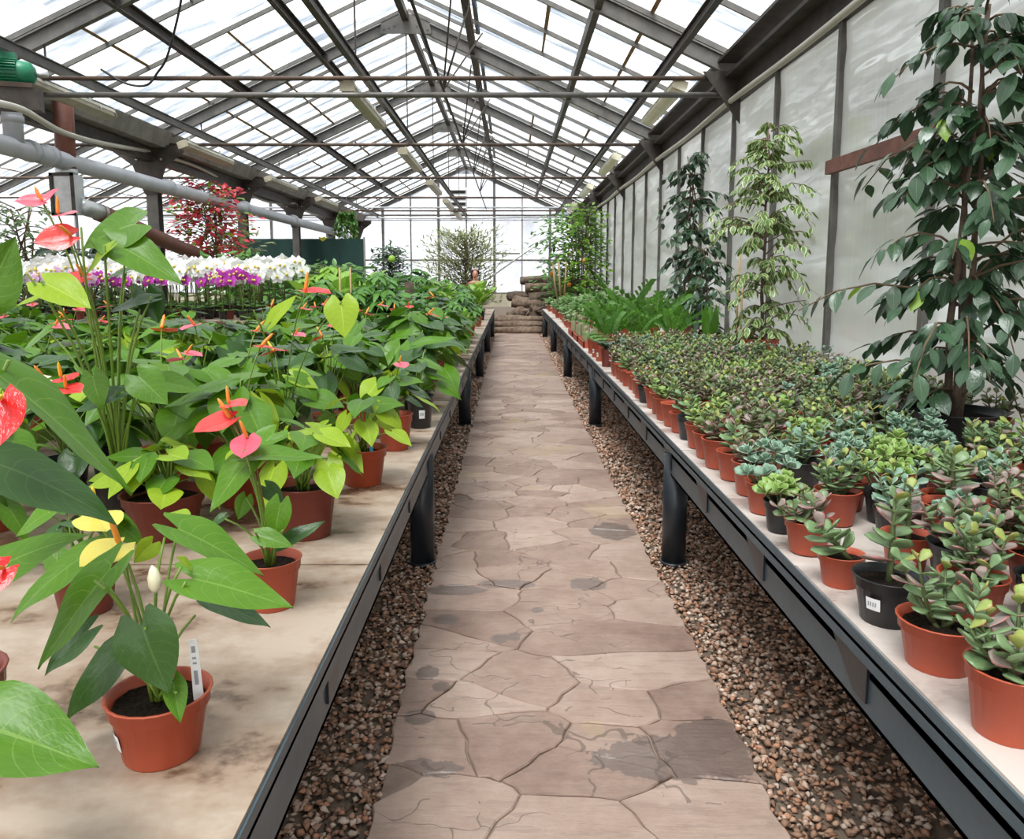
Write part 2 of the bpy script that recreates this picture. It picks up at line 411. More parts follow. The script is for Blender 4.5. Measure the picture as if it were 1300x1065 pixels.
def stone_mat():
    """path flags: pinkish sandstone, cloudy, with a few wet stains"""
    t = NT('flagstone')
    geo = t.n('ShaderNodeNewGeometry'); pos = geo.outputs['Position']
    oi = t.n('ShaderNodeObjectInfo')
    n1 = t.noise(pos, 2.3, 5, .6); n2 = t.noise(pos, 14, 5, .65)
    mp = t.n('ShaderNodeMapping'); mp.inputs[3].default_value = (3.0, 16.0, 3.0); mp.inputs[2].default_value = (0, 0, .25); t.l(pos, mp.inputs[0])
    n3 = t.noise(mp.outputs[0], 1.6, 5, .65)
    f = t.math('ADD', t.math('MULTIPLY', n1, .5), t.math('ADD', t.math('MULTIPLY', n2, .25), t.math('MULTIPLY', oi.outputs['Random'], .22)))
    col = t.ramp(f, [(.3, (.185, .115, .088)), (.48, (.315, .218, .172)), (.62, (.395, .290, .235)), (.8, (.48, .375, .30))])
    col = t.mix(t.math('MULTIPLY', t.math('LESS_THAN', n3, .42), .35), col, (.22, .16, .13))
    yel = t.math('GREATER_THAN', t.noise(pos, 1.1, 3), .62)
    col = t.mix(t.math('MULTIPLY', yel, .35), col, (.36, .27, .15))
    wet = None
    for (px, py, rx, ry) in [(.56, 2.42, .28, .13), (.70, 2.55, .12, .10), (-.28, 3.83, .14, .07), (-.02, 3.90, .16, .055), (-.30, 3.48, .055, .06), (-.33, 2.98, .045, .06),
                             (-.27, 2.87, .035, .04), (-.33, 2.66, .055, .05), (-.30, 2.36, .13, .05), (.64, 4.75, .14, .16), (.02, 3.3, .03, .04), (.13, 3.58, .03, .03), (.4, 3.9, .10, .09), (-.05, 3.28, .04, .05)]:
        sb = t.n('ShaderNodeVectorMath', operation='SUBTRACT'); t.l(pos, sb.inputs[0]); sb.inputs[1].default_value = (px, py, 0)
        sp = t.n('ShaderNodeSeparateXYZ'); t.l(sb.outputs[0], sp.inputs[0])
        a = t.math('POWER', t.math('ABSOLUTE', t.math('DIVIDE', sp.outputs[0], rx)), 2.0); b = t.math('POWER', t.math('ABSOLUTE', t.math('DIVIDE', sp.outputs[1], ry)), 2.0)
        d = t.math('ADD', t.math('ADD', a, b), t.math('MULTIPLY', t.math('SUBTRACT', n2, .5), 2.2))
        k = t.math('LESS_THAN', d, 1.0)
        wet = k if wet is None else t.math('MAXIMUM', wet, k)
    col = t.mix(t.math('MULTIPLY', wet, .55), col, (.075, .06, .055))
    rough = t.math('SUBTRACT', .62, t.math('MULTIPLY', wet, .3))
    # hairline cracks and slate-like layering on each flag
    wp = t.n('ShaderNodeVectorMath', operation='ADD'); t.l(pos, wp.inputs[0]); nc = t.n('ShaderNodeTexNoise'); nc.inputs['Scale'].default_value = 5.0; t.l(pos, nc.inputs['Vector'])
    sc_n = t.n('ShaderNodeVectorMath', operation='SCALE'); t.l(nc.outputs[1], sc_n.inputs[0]); sc_n.inputs[3].default_value = .35; t.l(sc_n.outputs[0], wp.inputs[1])
    mp2 = t.n('ShaderNodeMapping'); mp2.inputs[3].default_value = (2.6, 4.6, 1.0); t.l(wp.outputs[0], mp2.inputs[0])
    vo = t.n('ShaderNodeTexVoronoi', feature='DISTANCE_TO_EDGE'); vo.inputs['Scale'].default_value = 1.0; t.l(mp2.outputs[0], vo.inputs['Vector'])
    crk = t.math('MULTIPLY', t.math('LESS_THAN', vo.outputs['Distance'], .010), t.math('GREATER_THAN', n1, .50))
    col = t.mix(t.math('MULTIPLY', crk, .55), col, (.08, .055, .045))
    h = t.math('SUBTRACT', t.math('ADD', t.math('MULTIPLY', n3, 1.0), t.math('MULTIPLY', n2, .6)), t.math('MULTIPLY', crk, 1.2))
    M['flagstone'] = t.end(t.pr(col, rough, .4, 0, t.bump(h, .55, .012)))
stone_mat()
def slab_mat():
    """bench boards: pale cement board with damp marks"""
    for nm, a, b, c in (('slab_left', (.12, .072, .045), (.29, .205, .145), (.41, .33, .26)), ('slab_right', (.36, .30, .265), (.46, .395, .355), (.54, .475, .43))):
        t = NT(nm); geo = t.n('ShaderNodeNewGeometry'); pos = geo.outputs['Position']
        mp = t.n('ShaderNodeMapping'); mp.inputs[3].default_value = (1.2, 2.2, 1); t.l(pos, mp.inputs[0])
        n1 = t.noise(mp.outputs[0], 2.1, 5, .6); n2 = t.noise(pos, 22, 4, .6)
        col = t.ramp(t.math('ADD', t.math('MULTIPLY', n1, .8), t.math('MULTIPLY', n2, .2)), [(.40, a), (.46, b), (.60, c)])
        rough = t.ramp(n1, [(.36, (.22,) * 3), (.5, (.6,) * 3)])
        M[nm] = t.end(t.pr(col, rough, .45, 0, t.bump(n2, .2, .004)))
slab_mat()
def gravel_mat():
    t = NT('gravel_stone'); at_ = t.n('ShaderNodeVertexColor'); at_.layer_name = 'tint'
    t_n = t.noise(t.coord('Object'), 90, 2)
    col = t.mix(t.math('MULTIPLY', t_n, .4), at_.outputs[0], (.12, .08, .06))
    M['gravel_stone'] = t.end(t.pr(col, .7, .35))
gravel_mat()

# ================================================================== THE SETTING
XR, XL, XRIDGE = 2.75, -6.41, -1.83          # right wall, column line, ridge
ZE, ZR = 4.02, 6.10                           # eaves, ridge
YN, YF = -4.5, 33.4                           # near end, far gable
FR = [0.25 + 4.75 * k for k in range(-1, 8)]  # frames
X2 = XL - (XRIDGE - XL)                       # ridge of the next bay
XLL = XL - (XR - XL)                          # far side of the next bay
BL, BR = -.417, .842                          # bench front edges
BZ = .75                                      # bench top
YB = 21.0                                     # bench far end

ground = struct('floor', MB().box(XLL - 25, -30, -.25, XR + 25, 80, -.012).mesh('floor', 'earth', False))

# ---- path flags: an irregular net of stones, each with its own edges
path = struct('floor_path', MB().box(-.40, YN, -.012, .78, 22.0, .013).mesh('path_bed', 'mortar', False))
def clip(poly, nx, ny, c):
    out = []
    for i in range(len(poly)):
        a, b = poly[i], poly[(i + 1) % len(poly)]
        da = nx * a[0] + ny * a[1] - c; db = nx * b[0] + ny * b[1] - c
        if da <= 0: out.append(a)
        if da * db < 0:
            t = da / (da - db); out.append((a[0] + (b[0] - a[0]) * t, a[1] + (b[1] - a[1]) * t))
    return out
def path_stones():
    """stones wider than long, of mixed sizes, fitted closely"""
    r = random.Random(22); seeds = []; AX = 1.45
    y = -.6
    while y < 22.2:
        step = (.215 if y < 11 else .38) * r.uniform(.75, 1.3); n = r.choice([2, 3, 3, 4]) if y > 1 else 2
        x = -.41 + r.uniform(-.1, .2)
        while x < .80:
            seeds.append((x, y + r.uniform(-.12, .12), r.uniform(-.025, .025))); x += 1.2 / n * r.uniform(.6, 1.4)
        y += step
    for i, (sx, sy, sw) in enumerate(seeds):
        if not -.5 < sx < .85: continue
        e1, e2 = r.uniform(-.012, .012), r.uniform(-.012, .012)
        poly = [(-.415 + e1, sy - .9), (.795 + e2, sy - .9), (.795 + e1, sy + .9), (-.415 + e2, sy + .9)]
        for j, (tx, ty, tw) in enumerate(seeds):
            if j == i or abs(ty - sy) > 1.2: continue
            # weighted, stretched bisector
            dx, dy = (tx - sx) / AX ** 2, ty - sy; L = math.hypot(dx, dy)
            if L < .02: continue
            c = (((tx * tx - sx * sx) / AX ** 2 + ty * ty - sy * sy) / 2 + (sw - tw) * .6 * L) / L
            poly = clip(poly, dx / L, dy / L, c - .0022)
            if len(poly) < 3: break
        if len(poly) < 3: continue
        pts = []
        for k in range(len(poly)):
            a, b = poly[k], poly[(k + 1) % len(poly)]; L = math.hypot(b[0] - a[0], b[1] - a[1])
            if L < .012: continue
            pts.append(a); m = int(L / .07)
            for q in range(1, m + 1):
                t = q / (m + 1)
                # both neighbours follow the same wandering joint line
                ww = .010 * math.sin(9.0 * (a[0] + (b[0] - a[0]) * t) + 31 * (a[1] + (b[1] - a[1]) * t)) - abs(r.gauss(0, .0025))
                px, py = a[0] + (b[0] - a[0]) * t, a[1] + (b[1] - a[1]) * t
                on_edge = px < -.39 or px > .77
                ax_, ay_ = (b[0] - a[0]) / L, (b[1] - a[1]) / L
                nx, ny = ay_, -ax_
                s_ = 1 if (nx * .37 + ny) > 0 else -1
                off = ww if on_edge else s_ * .010 * math.sin(9.0 * px + 31 * py) - abs(r.gauss(0, .002))
                pts.append((px + nx * off, py + ny * off))
        if len(pts) < 3: continue
        cx = sum(p[0] for p in pts) / len(pts); cy = sum(p[1] for p in pts) / len(pts)
        n = len(pts); z = .022 + r.uniform(-.002, .003); tx, ty = r.uniform(-.006, .006), r.uniform(-.006, .006)
        top = []; rim = []; bot = []
        for p in pts:
            L = math.hypot(p[0] - cx, p[1] - cy) + 1e-6; k = 1 - .005 / L
            zz = z + tx * (p[0] - cx) + ty * (p[1] - cy)
            top.append(((p[0] - cx) * k, (p[1] - cy) * k, zz)); rim.append((p[0] - cx, p[1] - cy, zz - .005)); bot.append((p[0] - cx, p[1] - cy, -.008))
        fs = [tuple(range(n))] + [(i2 + n, (i2 + 1) % n + n, (i2 + 1) % n, i2) for i2 in range(n)] + [(i2 + 2 * n, (i2 + 1) % n + 2 * n, (i2 + 1) % n + n, i2 + n) for i2 in range(n)]
        o = MB().add(top + rim + bot, fs).build('flagstone', 'flagstone', path)
        o.location = (cx, cy, 0)
path_stones()

# ---- gravel on both sides of the path, one heap nobody could count
def gravel(name, x0, x1, label, seed):
    rs = np.random.default_rng(seed)
    base = np.array([(1, 0, 0), (-1, 0, 0), (0, 1, 0), (0, -1, 0), (0, 0, 1), (0, 0, -1)], float)
    fc = np.array([(0, 2, 4), (2, 1, 4), (1, 3, 4), (3, 0, 4), (2, 0, 5), (1, 2, 5), (3, 1, 5), (0, 3, 5)])
    P = []; S = []
    for (ya, yb, dens, sz) in ((.2, 5, 2600, .0125), (5, 10, 1500, .016), (10, 22, 600, .024)):
        n = int(dens * (yb - ya) * (x1 - x0)); p = np.c_[rs.uniform(x0, x1, n), rs.uniform(ya, yb, n), rs.uniform(-.006, .012, n)]
        P.append(p); S.append(sz * rs.uniform(.65, 1.5, n))
    P = np.vstack(P); S = np.concatenate(S); n = len(P)
    jit = 1 + rs.uniform(-.45, .35, (n, 6, 1)); a = rs.uniform(0, 2 * PI, n); b = rs.uniform(-.6, .6, n)
    v = base[None] * jit * np.array([1.25, .85, .65])[None, None] * S[:, None, None]
    ca, sa, cb, sb = np.cos(a)[:, None], np.sin(a)[:, None], np.cos(b)[:, None], np.sin(b)[:, None]
    x, y, z = v[..., 0], v[..., 1], v[..., 2]
    y, z = y * cb - z * sb, y * sb + z * cb
    x, y = x * ca - y * sa, x * sa + y * ca
    V = np.stack([x, y, z], -1) + P[:, None]
    F = (fc[None] + (np.arange(n) * 6)[:, None, None]).reshape(-1, 3)
    me = bpy.data.meshes.new(name); me.vertices.add(n * 6); me.vertices.foreach_set('co', V.ravel())
    me.loops.add(len(F) * 3); me.loops.foreach_set('vertex_index', F.ravel().astype(np.int32))
    me.polygons.add(len(F)); me.polygons.foreach_set('loop_start', (np.arange(len(F)) * 3).astype(np.int32))
    me.update(calc_edges=True)
    pal = np.array([(.36, .22, .15), (.26, .145, .09), (.46, .32, .24), (.15, .09, .06), (.40, .20, .12), (.55, .43, .35)])
    c = pal[rs.integers(0, len(pal), n)] * rs.uniform(.9, 1.4, (n, 1))
    ca_ = me.color_attributes.new('tint', 'FLOAT_COLOR', 'POINT')
    ca_.data.foreach_set('color', np.c_[np.repeat(c, 6, 0), np.ones(n * 6)].ravel())
    me.materials.append(M['gravel_stone'])
    o = obj(name, me); tag(o, label, 'gravel', kind='stuff'); return o
gravel('gravel', -1.5, -.40, 'brown crushed gravel under the left bench along the path', 3)
gravel('gravel', .775, 2.35, 'brown crushed gravel under the right bench along the path', 4)

# ---- roof
ceil = struct('ceiling')
def slope_pts(xe, xr, t, lift=0.0):      # t=0 eaves .. 1 ridge
    return xe + (xr - xe) * t, ZE + (ZR - ZE) * t + lift
ROWS = 4
def roof_slope(xe, xr, y0, y1):
    dx, dz = xr - xe, ZR - ZE; L = math.hypot(dx, dz)
    nb = int(round((y1 - y0) / 1.1875)); st = (y1 - y0) / nb
    sgn = 1 if dx > 0 else -1
    up = Vector((-dz * sgn, 0, abs(dx))).normalized()
    # pane prototype: local x up the slope, y down the house
    pl = L / ROWS
    pane = MB().box(0, 0, -.003, pl - .01, st - .03, .003).mesh('glass_pane', 'roof_glass', False)
    rot = frame((dx, 0, dz), up)
    bar_me = MB().bar((0, 0, 0), (L, 0, 0), .030, .06).mesh('glazing_bar', 'steel_grey', False)
    strip = MB()
    for i in range(nb + 1):
        y = y0 + i * st
        m = Matrix.Translation(Vector((xe, y, ZE)) + up * .10) @ rot
        obj('glazing_bar', bar_me, ceil, mat=m)
        if i == nb: break
        for k in range(ROWS):
            off = Vector((dx, 0, dz)) * (k / ROWS) + up * (.145 + .0)
            oy = Vector((0, .015 if rot.col[1].y > 0 else st - .015, 0))
            m = Matrix.Translation(Vector((xe, y, ZE)) + off + oy) @ rot
            obj('glass_pane', pane, ceil, mat=m)
            if k:
                a = Vector((xe, y + .02, ZE)) + off - up * .012
                if R_.random() < .75: strip.bar(a, a + Vector((0, st - .04, 0)), .035 + .02 * R_.random(), .010, up)
    strip.build('lap_strip', 'rust_strip', ceil, kind='stuff')
roof_slope(XR, XRIDGE, FR[0], YF)
roof_slope(XL, XRIDGE, FR[0], YF)
roof_slope(XL, X2, .25, YF)
roof_slope(XLL, X2, 5.0, YF)
def beam(a, b, wd, ht, mat='steel_grey', name='beam', up=(0, 0, 1), parent=None):
    return MB().bar(a, b, wd, ht, up).build(name, mat, parent or ceil)
for k, y in enumerate(FR):
    for xe, xr in ((XR, XRIDGE), (XL, XRIDGE), (XL, X2), (XLL, X2)):
        b = MB(); a0 = Vector((xe, y, ZE - .03)); a1 = Vector((xr, y, ZR - .03))
        d = (a1 - a0).normalized(); nrm = Vector((-d.z, 0, d.x)); nrm = nrm if nrm.z > 0 else -nrm
        b.bar(a0, a1, .02, .17, nrm); b.bar(a0 + nrm * .08, a1 + nrm * .08, .10, .018, nrm); b.bar(a0 - nrm * .085, a1 - nrm * .085, .085, .014, nrm)
        b.build('rafter', 'steel_grey', ceil)
    for xa, xb in ((XL, XR), (XLL, XL)):
        MB().tube([(xa, y, 3.93), (xb, y, 3.93)], .028, 8).build('tie_rod', 'steel_rusty', ceil, True)
        if k == 3 or k == 2:
            MB().tube([(xa, y, 3.74), (xb, y, 3.74)], .032, 8).build('tie_rod', 'steel_grey', ceil, True)
    for xr in (XRIDGE, X2):
        # ridge gusset with bolt heads
        g = MB().add([(xr - .45, y - .055, ZR - .30), (xr + .45, y - .055, ZR - .30), (xr + .42, y - .055, ZR - .10), (xr, y - .055, ZR + .06), (xr - .42, y - .055, ZR - .10),
                      (xr - .45, y - .04, ZR - .30), (xr + .45, y - .04, ZR - .30), (xr + .42, y - .04, ZR - .10), (xr, y - .04, ZR + .06), (xr - .42, y - .04, ZR - .10)],
                     [(0, 1, 2, 3, 4), (9, 8, 7, 6, 5)] + [(i, i + 5, (i + 1) % 5 + 5, (i + 1) % 5) for i in range(5)])
        for q in range(3):
            for sgn in (-1, 1): g.tube([(xr + sgn * (.2 + .09 * q), y - .06, ZR - .17 - .03 * q), (xr + sgn * (.2 + .09 * q), y - .07, ZR - .17 - .03 * q)], .016, 6)
        g.build('gusset', 'steel_grey', ceil)
for xr in (XRIDGE, X2): beam((xr, YN, ZR - .02), (xr, YF, ZR - .02), .11, .13, 'steel_dark', 'ridge_beam')
def purlin(x, z):
    b = MB(); b.bar((x, YN, z), (x, YF, z), .015, .16); b.bar((x + .035, YN, z + .075), (x + .035, YF, z + .075), .08, .014); b.bar((x + .035, YN, z - .075), (x + .035, YF, z - .075), .08, .014)
    b.build('purlin', 'steel_dark', ceil)
def roof_z(x):
    h = (XR - XL) / 2
    return ZR - (ZR - ZE) * abs(x - XRIDGE) / h if x > XL else ZR - (ZR - ZE) * abs(x - X2) / h
for x in (-.70, .99, -3.3, -4.64, -7.9, -9.4): purlin(x, roof_z(x) - .04)
# ridge vents: framed sash along the right side of the ridge with push rods
for k in range(2, 7):
    y0, y1 = FR[k] + .3, FR[k] + 4.4
    b = MB(); xa, xb = XRIDGE + .12, -.55
    for x in (xa, xb): b.bar((x, y0, roof_z(x) + .21), (x, y1, roof_z(x) + .21), .07, .06)
    for y in (y0, y1): b.bar((xa, y, roof_z(xa) + .21), (xb, y, roof_z(xb) + .21), .05, .05)
    b.build('vent_sash', 'steel_grey', ceil)
    p = MB(); ym = (y0 + y1) / 2
    p.tube([(-.6, ym, roof_z(-.6)), (-1.0, ym + .1, 4.35)], .018, 6); p.tube([(-.45, ym + 1.2, roof_z(-.45)), (-1.0, ym + .1, 4.35)], .014, 6); p.tube([(-.75, ym - 1.1, roof_z(-.75)), (-1.0, ym + .1, 4.35)], .014, 6)
    p.build('vent_rod', 'steel_dark', ceil, True)
MB().tube([(-1.0, 7, 4.36), (-1.0, YF - .1, 4.36)], .02, 6).build('vent_shaft', 'steel_dark', ceil, True)
# long rails that carry the lamps
for x in (-5.5, -1.83, 1.86):
    b = MB(); b.bar((x, YN, 4.10), (x, YF - .06, 4.10), .012, .12); b.bar((x, YN, 4.155), (x, YF - .06, 4.155), .07, .012); b.bar((x, YN, 4.045), (x, YF - .06, 4.045), .07, .012)
    b.build('lamp_rail', 'steel_dark' if x > -5 else 'steel_grey', ceil)
    for y in FR[1:]:
        if x == 1.86: continue
        MB().tube([(x, y, 4.16), (x, y, roof_z(x) - .1)], .012, 6).build('hanger', 'steel_dark', ceil)
# right eaves
b = MB(); b.box(XR - .22, YN, ZE - .10, XR + .10, YF, ZE - .06); b.box(XR - .06, YN, ZE - .34, XR + .03, YF, ZE - .1); b.box(XR - .30, YN, ZE + .08, XR + .05, YF, ZE + .115)
b.build('eaves_beam', 'steel_dark', ceil)
for y in FR[1:]:
    MB().add([(XR - .48, y - .03, ZE - .02), (XR - .02, y - .03, ZE - .02), (XR - .02, y - .03, ZE - .62), (XR - .48, y - .045, ZE - .02), (XR - .02, y - .045, ZE - .02), (XR - .02, y - .045, ZE - .62)],
             [(0, 1, 2), (5, 4, 3), (0, 3, 4, 1), (1, 4, 5, 2), (2, 5, 3, 0)]).build('knee_bracket', 'steel_dark', ceil)

# ---- right wall: milky sheets between posts
wr = struct('wall_right')
PY = [5.25 + 1.583 * k for k in range(-6, 18)]
PY = [y for y in PY if y < YF]
for k, y in enumerate(PY):
    b = MB(); b.box(XR - .02, y - .018, -.01, XR + .06, y + .018, ZE - .1); b.box(XR - .030, y - .030, -.01, XR - .02, y + .030, ZE - .1)
    b.build('post', 'steel_grey', wr)
    y2 = PY[k + 1] if k + 1 < len(PY) else YF
    # sheet with gentle creases
    mb = MB(); nz, ny = 22, 5; rr = random.Random(k)
    a = [rr.uniform(-.012, .012) for _ in range(nz + 1)]
    vs = [(XR + .02 + a[i] * math.sin(PI * j / ny + .4 * i), y + (y2 - y) * j / ny, ZE * i / nz) for i in range(nz + 1) for j in range(ny + 1)]
    fs = [(i * (ny + 1) + j, (i + 1) * (ny + 1) + j, (i + 1) * (ny + 1) + j + 1, i * (ny + 1) + j + 1) for i in range(nz) for j in range(ny)]
    mb.add(vs, fs).build('film_sheet', 'wall_film', wr, True)
MB().bar((XR - .06, 5.2, 2.50), (XR - .06, 6.86, 2.51), .05, .11).build('rusty_plank', 'plank_rust', wr)

# ---- far gable
wb = struct('wall_back')
MX = [XRIDGE + 1.16 * k for k in range(-12, 5)]
MX = [x for x in MX if XLL < x < XR]
def gz(x): return roof_z(x) - .12
edges = [XLL] + MX + [XR]
for i, x in enumerate(MX):
    wide = .10 if i % 2 == 0 else .05
    MB().box(x - wide / 2, YF - .06, 0, x + wide / 2, YF + .02, gz(x)).build('mullion', 'steel_grey', wb)
levels = [.9, 2.28, 4.12]
for i in range(len(edges) - 1):
    x0, x1 = edges[i] + .03, edges[i + 1] - .03
    for j, z0 in enumerate(levels):
        top = levels[j + 1] - .03 if j < 2 else None
        za, zb = (top, top) if top else (gz(x0), gz(x1))
        if max(za, zb) - z0 < .06: continue
        za, zb = max(za, z0 + .02), max(zb, z0 + .02)
        vs = [(x0, YF - .004, z0 + .03), (x1, YF - .004, z0 + .03), (x1, YF - .004, zb), (x0, YF - .004, za), (x0, YF + .004, z0 + .03), (x1, YF + .004, z0 + .03), (x1, YF + .004, zb), (x0, YF + .004, za)]
        MB().add(vs, [(0, 1, 2, 3), (7, 6, 5, 4), (0, 4, 5, 1), (1, 5, 6, 2), (2, 6, 7, 3), (3, 7, 4, 0)]).build('pane', 'gable_sheet', wb)
for z in (.9, 2.28, 4.12): MB().box(XLL, YF - .05, z - .03, XR, YF + .02, z + .03).build('transom', 'steel_grey', wb)
MB().tube([(XLL, YF - .2, 4.42), (XR, YF - .2, 4.42)], .035, 8).build('cross_pipe', 'galvanised', wb, True)
MB().tube([(XLL, YF - .2, 4.05), (-1.9, YF - .2, 3.98), (XR, YF - .2, 4.05)], .03, 8).build('cross_pipe', 'galvanised', wb, True)
MB().box(-.7, YF - .05, 2.52, .4, YF, 2.58).build('transom', 'steel_grey', wb)
MB().tube([(-1.5, YF - .35, 1.1), (3.0 - .35, YF - .35, 4.0)], .035, 8).build('brace', 'galvanised', wb, True)
MB().box(XLL, YF - .08, -.01, XR, YF + .12, .88).build('low_wall', 'low_wall', wb)
# louvred fan box under the ridge
lv = thing('louvre_vent', (-2.15, YF - .35, 4.15)); tag(lv, 'white louvred vent box with dark slots high on the far gable', 'vent')
MB().box(-.36, -.12, 0, .36, .22, 1.05).build('housing', 'white_box', lv)
for q in range(4): MB().bar((-.30, -.13, .14 + .24 * q), (.30, -.13, .14 + .24 * q), .03, .10).build('slot', 'black_plastic', lv)
for q in range(4): MB().bar((-.33, -.15, .235 + .24 * q), (.33, -.15, .235 + .24 * q), .09, .02, (0, -.5, 1)).build('slat', 'white_box', lv)

# ---- left column line with its gutter
wl = struct('wall_left')
b = MB()
b.add([(XL - .42, YN, ZE + .10), (XL - .30, YN, ZE - .16), (XL + .30, YN, ZE - .16), (XL + .42, YN, ZE + .10), (XL + .36, YN, ZE + .10), (XL + .26, YN, ZE - .10), (XL - .26, YN, ZE - .10), (XL - .36, YN, ZE + .10)] +
      [(XL - .42, YF, ZE + .10), (XL - .30, YF, ZE - .16), (XL + .30, YF, ZE - .16), (XL + .42, YF, ZE + .10), (XL + .36, YF, ZE + .10), (XL + .26, YF, ZE - .10), (XL - .26, YF, ZE - .10), (XL - .36, YF, ZE + .10)],
      [(i, (i + 1) % 8, (i + 1) % 8 + 8, i + 8) for i in range(8)])
b.build('gutter', 'gutter', wl)
MB().box(XL - .09, YN, ZE - .40, XL + .09, YF, ZE - .17).build('gutter_beam', 'steel_dark', wl)
for y in FR[1:]:
    if y < 3: continue
    b = MB(); b.box(XL - .10, y - .10, 0, XL + .10, y - .085, 3.5); b.box(XL - .10, y + .085, 0, XL + .10, y + .10, 3.5); b.box(XL - .01, y - .09, 0, XL + .01, y + .09, 3.5)
    b.build('column', 'steel_grey', wl)
    vs = [(-.11, 3.05), (.11, 3.05), (.30, 3.55), (.62, 3.78), (.62, 3.90), (-.62, 3.90), (-.62, 3.78), (-.30, 3.55)]
    g = MB().add([(XL + x, y - .125, z) for x, z in vs] + [(XL + x, y - .108, z) for x, z in vs], [tuple(range(8))[::-1], tuple(range(8, 16))] + [(i, (i + 1) % 8, (i + 1) % 8 + 8, i + 8) for i in range(8)])
    gp = g.build('gusset', 'steel_dark', wl)
    bb = MB()
    for q in (-.22, -.08, .08, .22): bb.tube([(XL + q, y - .13, 3.66), (XL + q, y - .145, 3.66)], .022, 6)
    bb.build('bolt', 'galvanised', gp)
# next bay's outer wall, a plain milky run
wn = struct('wall_outer'); 
for k in range(9):
    y0 = FR[0] + 4.75 * k
    if y0 + 4.7 > YF + 1: continue
    MB().box(XLL, y0 + .05, .9, XLL + .01, y0 + 4.7, ZE).build('film_sheet', 'gable_sheet', wn)
    MB().box(XLL - .05, y0 - .05, 0, XLL + .06, y0 + .05, ZE).build('post', 'steel_grey', wn)
MB().box(XLL - .05, FR[0], 0, XLL + .05, YF, .9).build('low_wall', 'low_wall', wn)
# raised planting bed past the path
bed = struct('floor_bed', MB().box(-6.2, 22.75, -.01, XR - .05, YF - .1, .33).mesh('floor_bed', 'earth', False))

# ================================================================== BENCHES
def bench(name, label, xf, xb, mat, sgn, seed, Y0=-.9, YB=YB):
    """long staging: boards on a painted steel edge, round legs"""
    t = thing(name, (xf, 0, 0)); tag(t, label, 'bench'); r = random.Random(seed)
    wd = abs(xb - xf)
    def X(a): return sgn * a            # a metres in from the front edge
    y = Y0; cuts = [y]
    while y < YB - .8: y += 1.575; cuts.append(min(y, YB))
    if cuts[-1] < YB: cuts.append(YB)
    for a, b_ in zip(cuts, cuts[1:]):
        z = BZ + r.uniform(-.004, .002)
        x0, x1 = sorted((X(.006), X(wd)))
        MB().box(x0, a + .006, z - .028, x1, b_ - .006, z).build('slab', mat, t)
    # edge angle, lower channel, brackets between
    x0, x1 = sorted((X(0), X(.012))); y0, y1 = sorted((X(0), X(.06)))
    b = MB(); b.box(x0, Y0, BZ - .066, x1, YB, BZ - .006); b.box(y0, Y0, BZ - .040, y1, YB, BZ - .030); b.build('edge_angle', 'bench_paint', t)
    x0, x1 = sorted((X(.035), X(.047))); y0, y1 = sorted((X(.035), X(.10)))
    b = MB(); b.box(x0, Y0, BZ - .228, x1, YB, BZ - .112); b.box(y0, Y0, BZ - .124, y1, YB, BZ - .112); b.box(y0, Y0, BZ - .228, y1, YB, BZ - .216); b.build('lower_channel', 'bench_paint', t)
    y = max(.25, Y0 + .3)
    while y < YB - .2:
        b = MB(); xa, xb_ = X(.028), X(.040)
        vs = [(y - .02, BZ - .075), (y + .22, BZ - .075), (y + .05, BZ - .19), (y - .02, BZ - .19)]
        b.add([(xa, p, q) for p, q in vs] + [(xb_, p, q) for p, q in vs], [(0, 1, 2, 3), (7, 6, 5, 4)] + [(i, i + 4, (i + 1) % 4 + 4, (i + 1) % 4) for i in range(4)])
        b.build('bracket', 'leg_paint', t); y += .79
    for k in range(6):
        y = .12 + 4.14 * k
        if not Y0 < y < YB: continue
        for a in (.075, wd - .30):
            l = MB().lathe([(0, 0), (.068, 0), (.068, BZ - .12), (0, BZ - .12)], 16, (X(a), y, 0)).build('leg', 'leg_paint', t, True)
            MB().lathe([(.0, 0), (.078, 0), (.078, .018), (.068, .02)], 16, (X(a), y, 0)).build('foot', 'leg_paint', l, True)
        x0, x1 = sorted((X(.05), X(wd - .1)))
        MB().box(x0, y - .035, BZ - .23, x1, y + .035, BZ - .035).build('cross_beam', 'leg_paint', t)
    x0, x1 = sorted((X(wd - .10), X(wd - .02)))
    MB().box(x0, Y0, BZ - .12, x1, YB, BZ - .03).build('back_rail', 'leg_paint', t)
    return t
bench('plant_bench', 'long left bench with damp beige boards carrying anthuriums', BL, -2.62, 'slab_left', -1, 1)
bench('plant_bench', 'long right bench with blue-grey steel edge carrying small succulents', BR, 2.68, 'slab_right', 1, 2)
bench('plant_bench', 'second left bench behind the first, hidden under more anthuriums', -2.72, -5.3, 'slab_left', -1, 5, 2.2, 8.2)
# orchid staging beyond the left bench
t = thing('orchid_table', (-4.3, 9.3, 0)); tag(t, 'raised table under the rows of white and purple orchids', 'table')
MB().box(-1.65, -.95, 1.10, 1.50, .95, 1.13).build('table_top', 'slab_left', t)
for x in (-1.55, 1.4):
    for y in (-.85, .85): MB().box(x - .035, y - .035, 0, x + .035, y + .035, 1.10).build('leg', 'leg_paint', t)

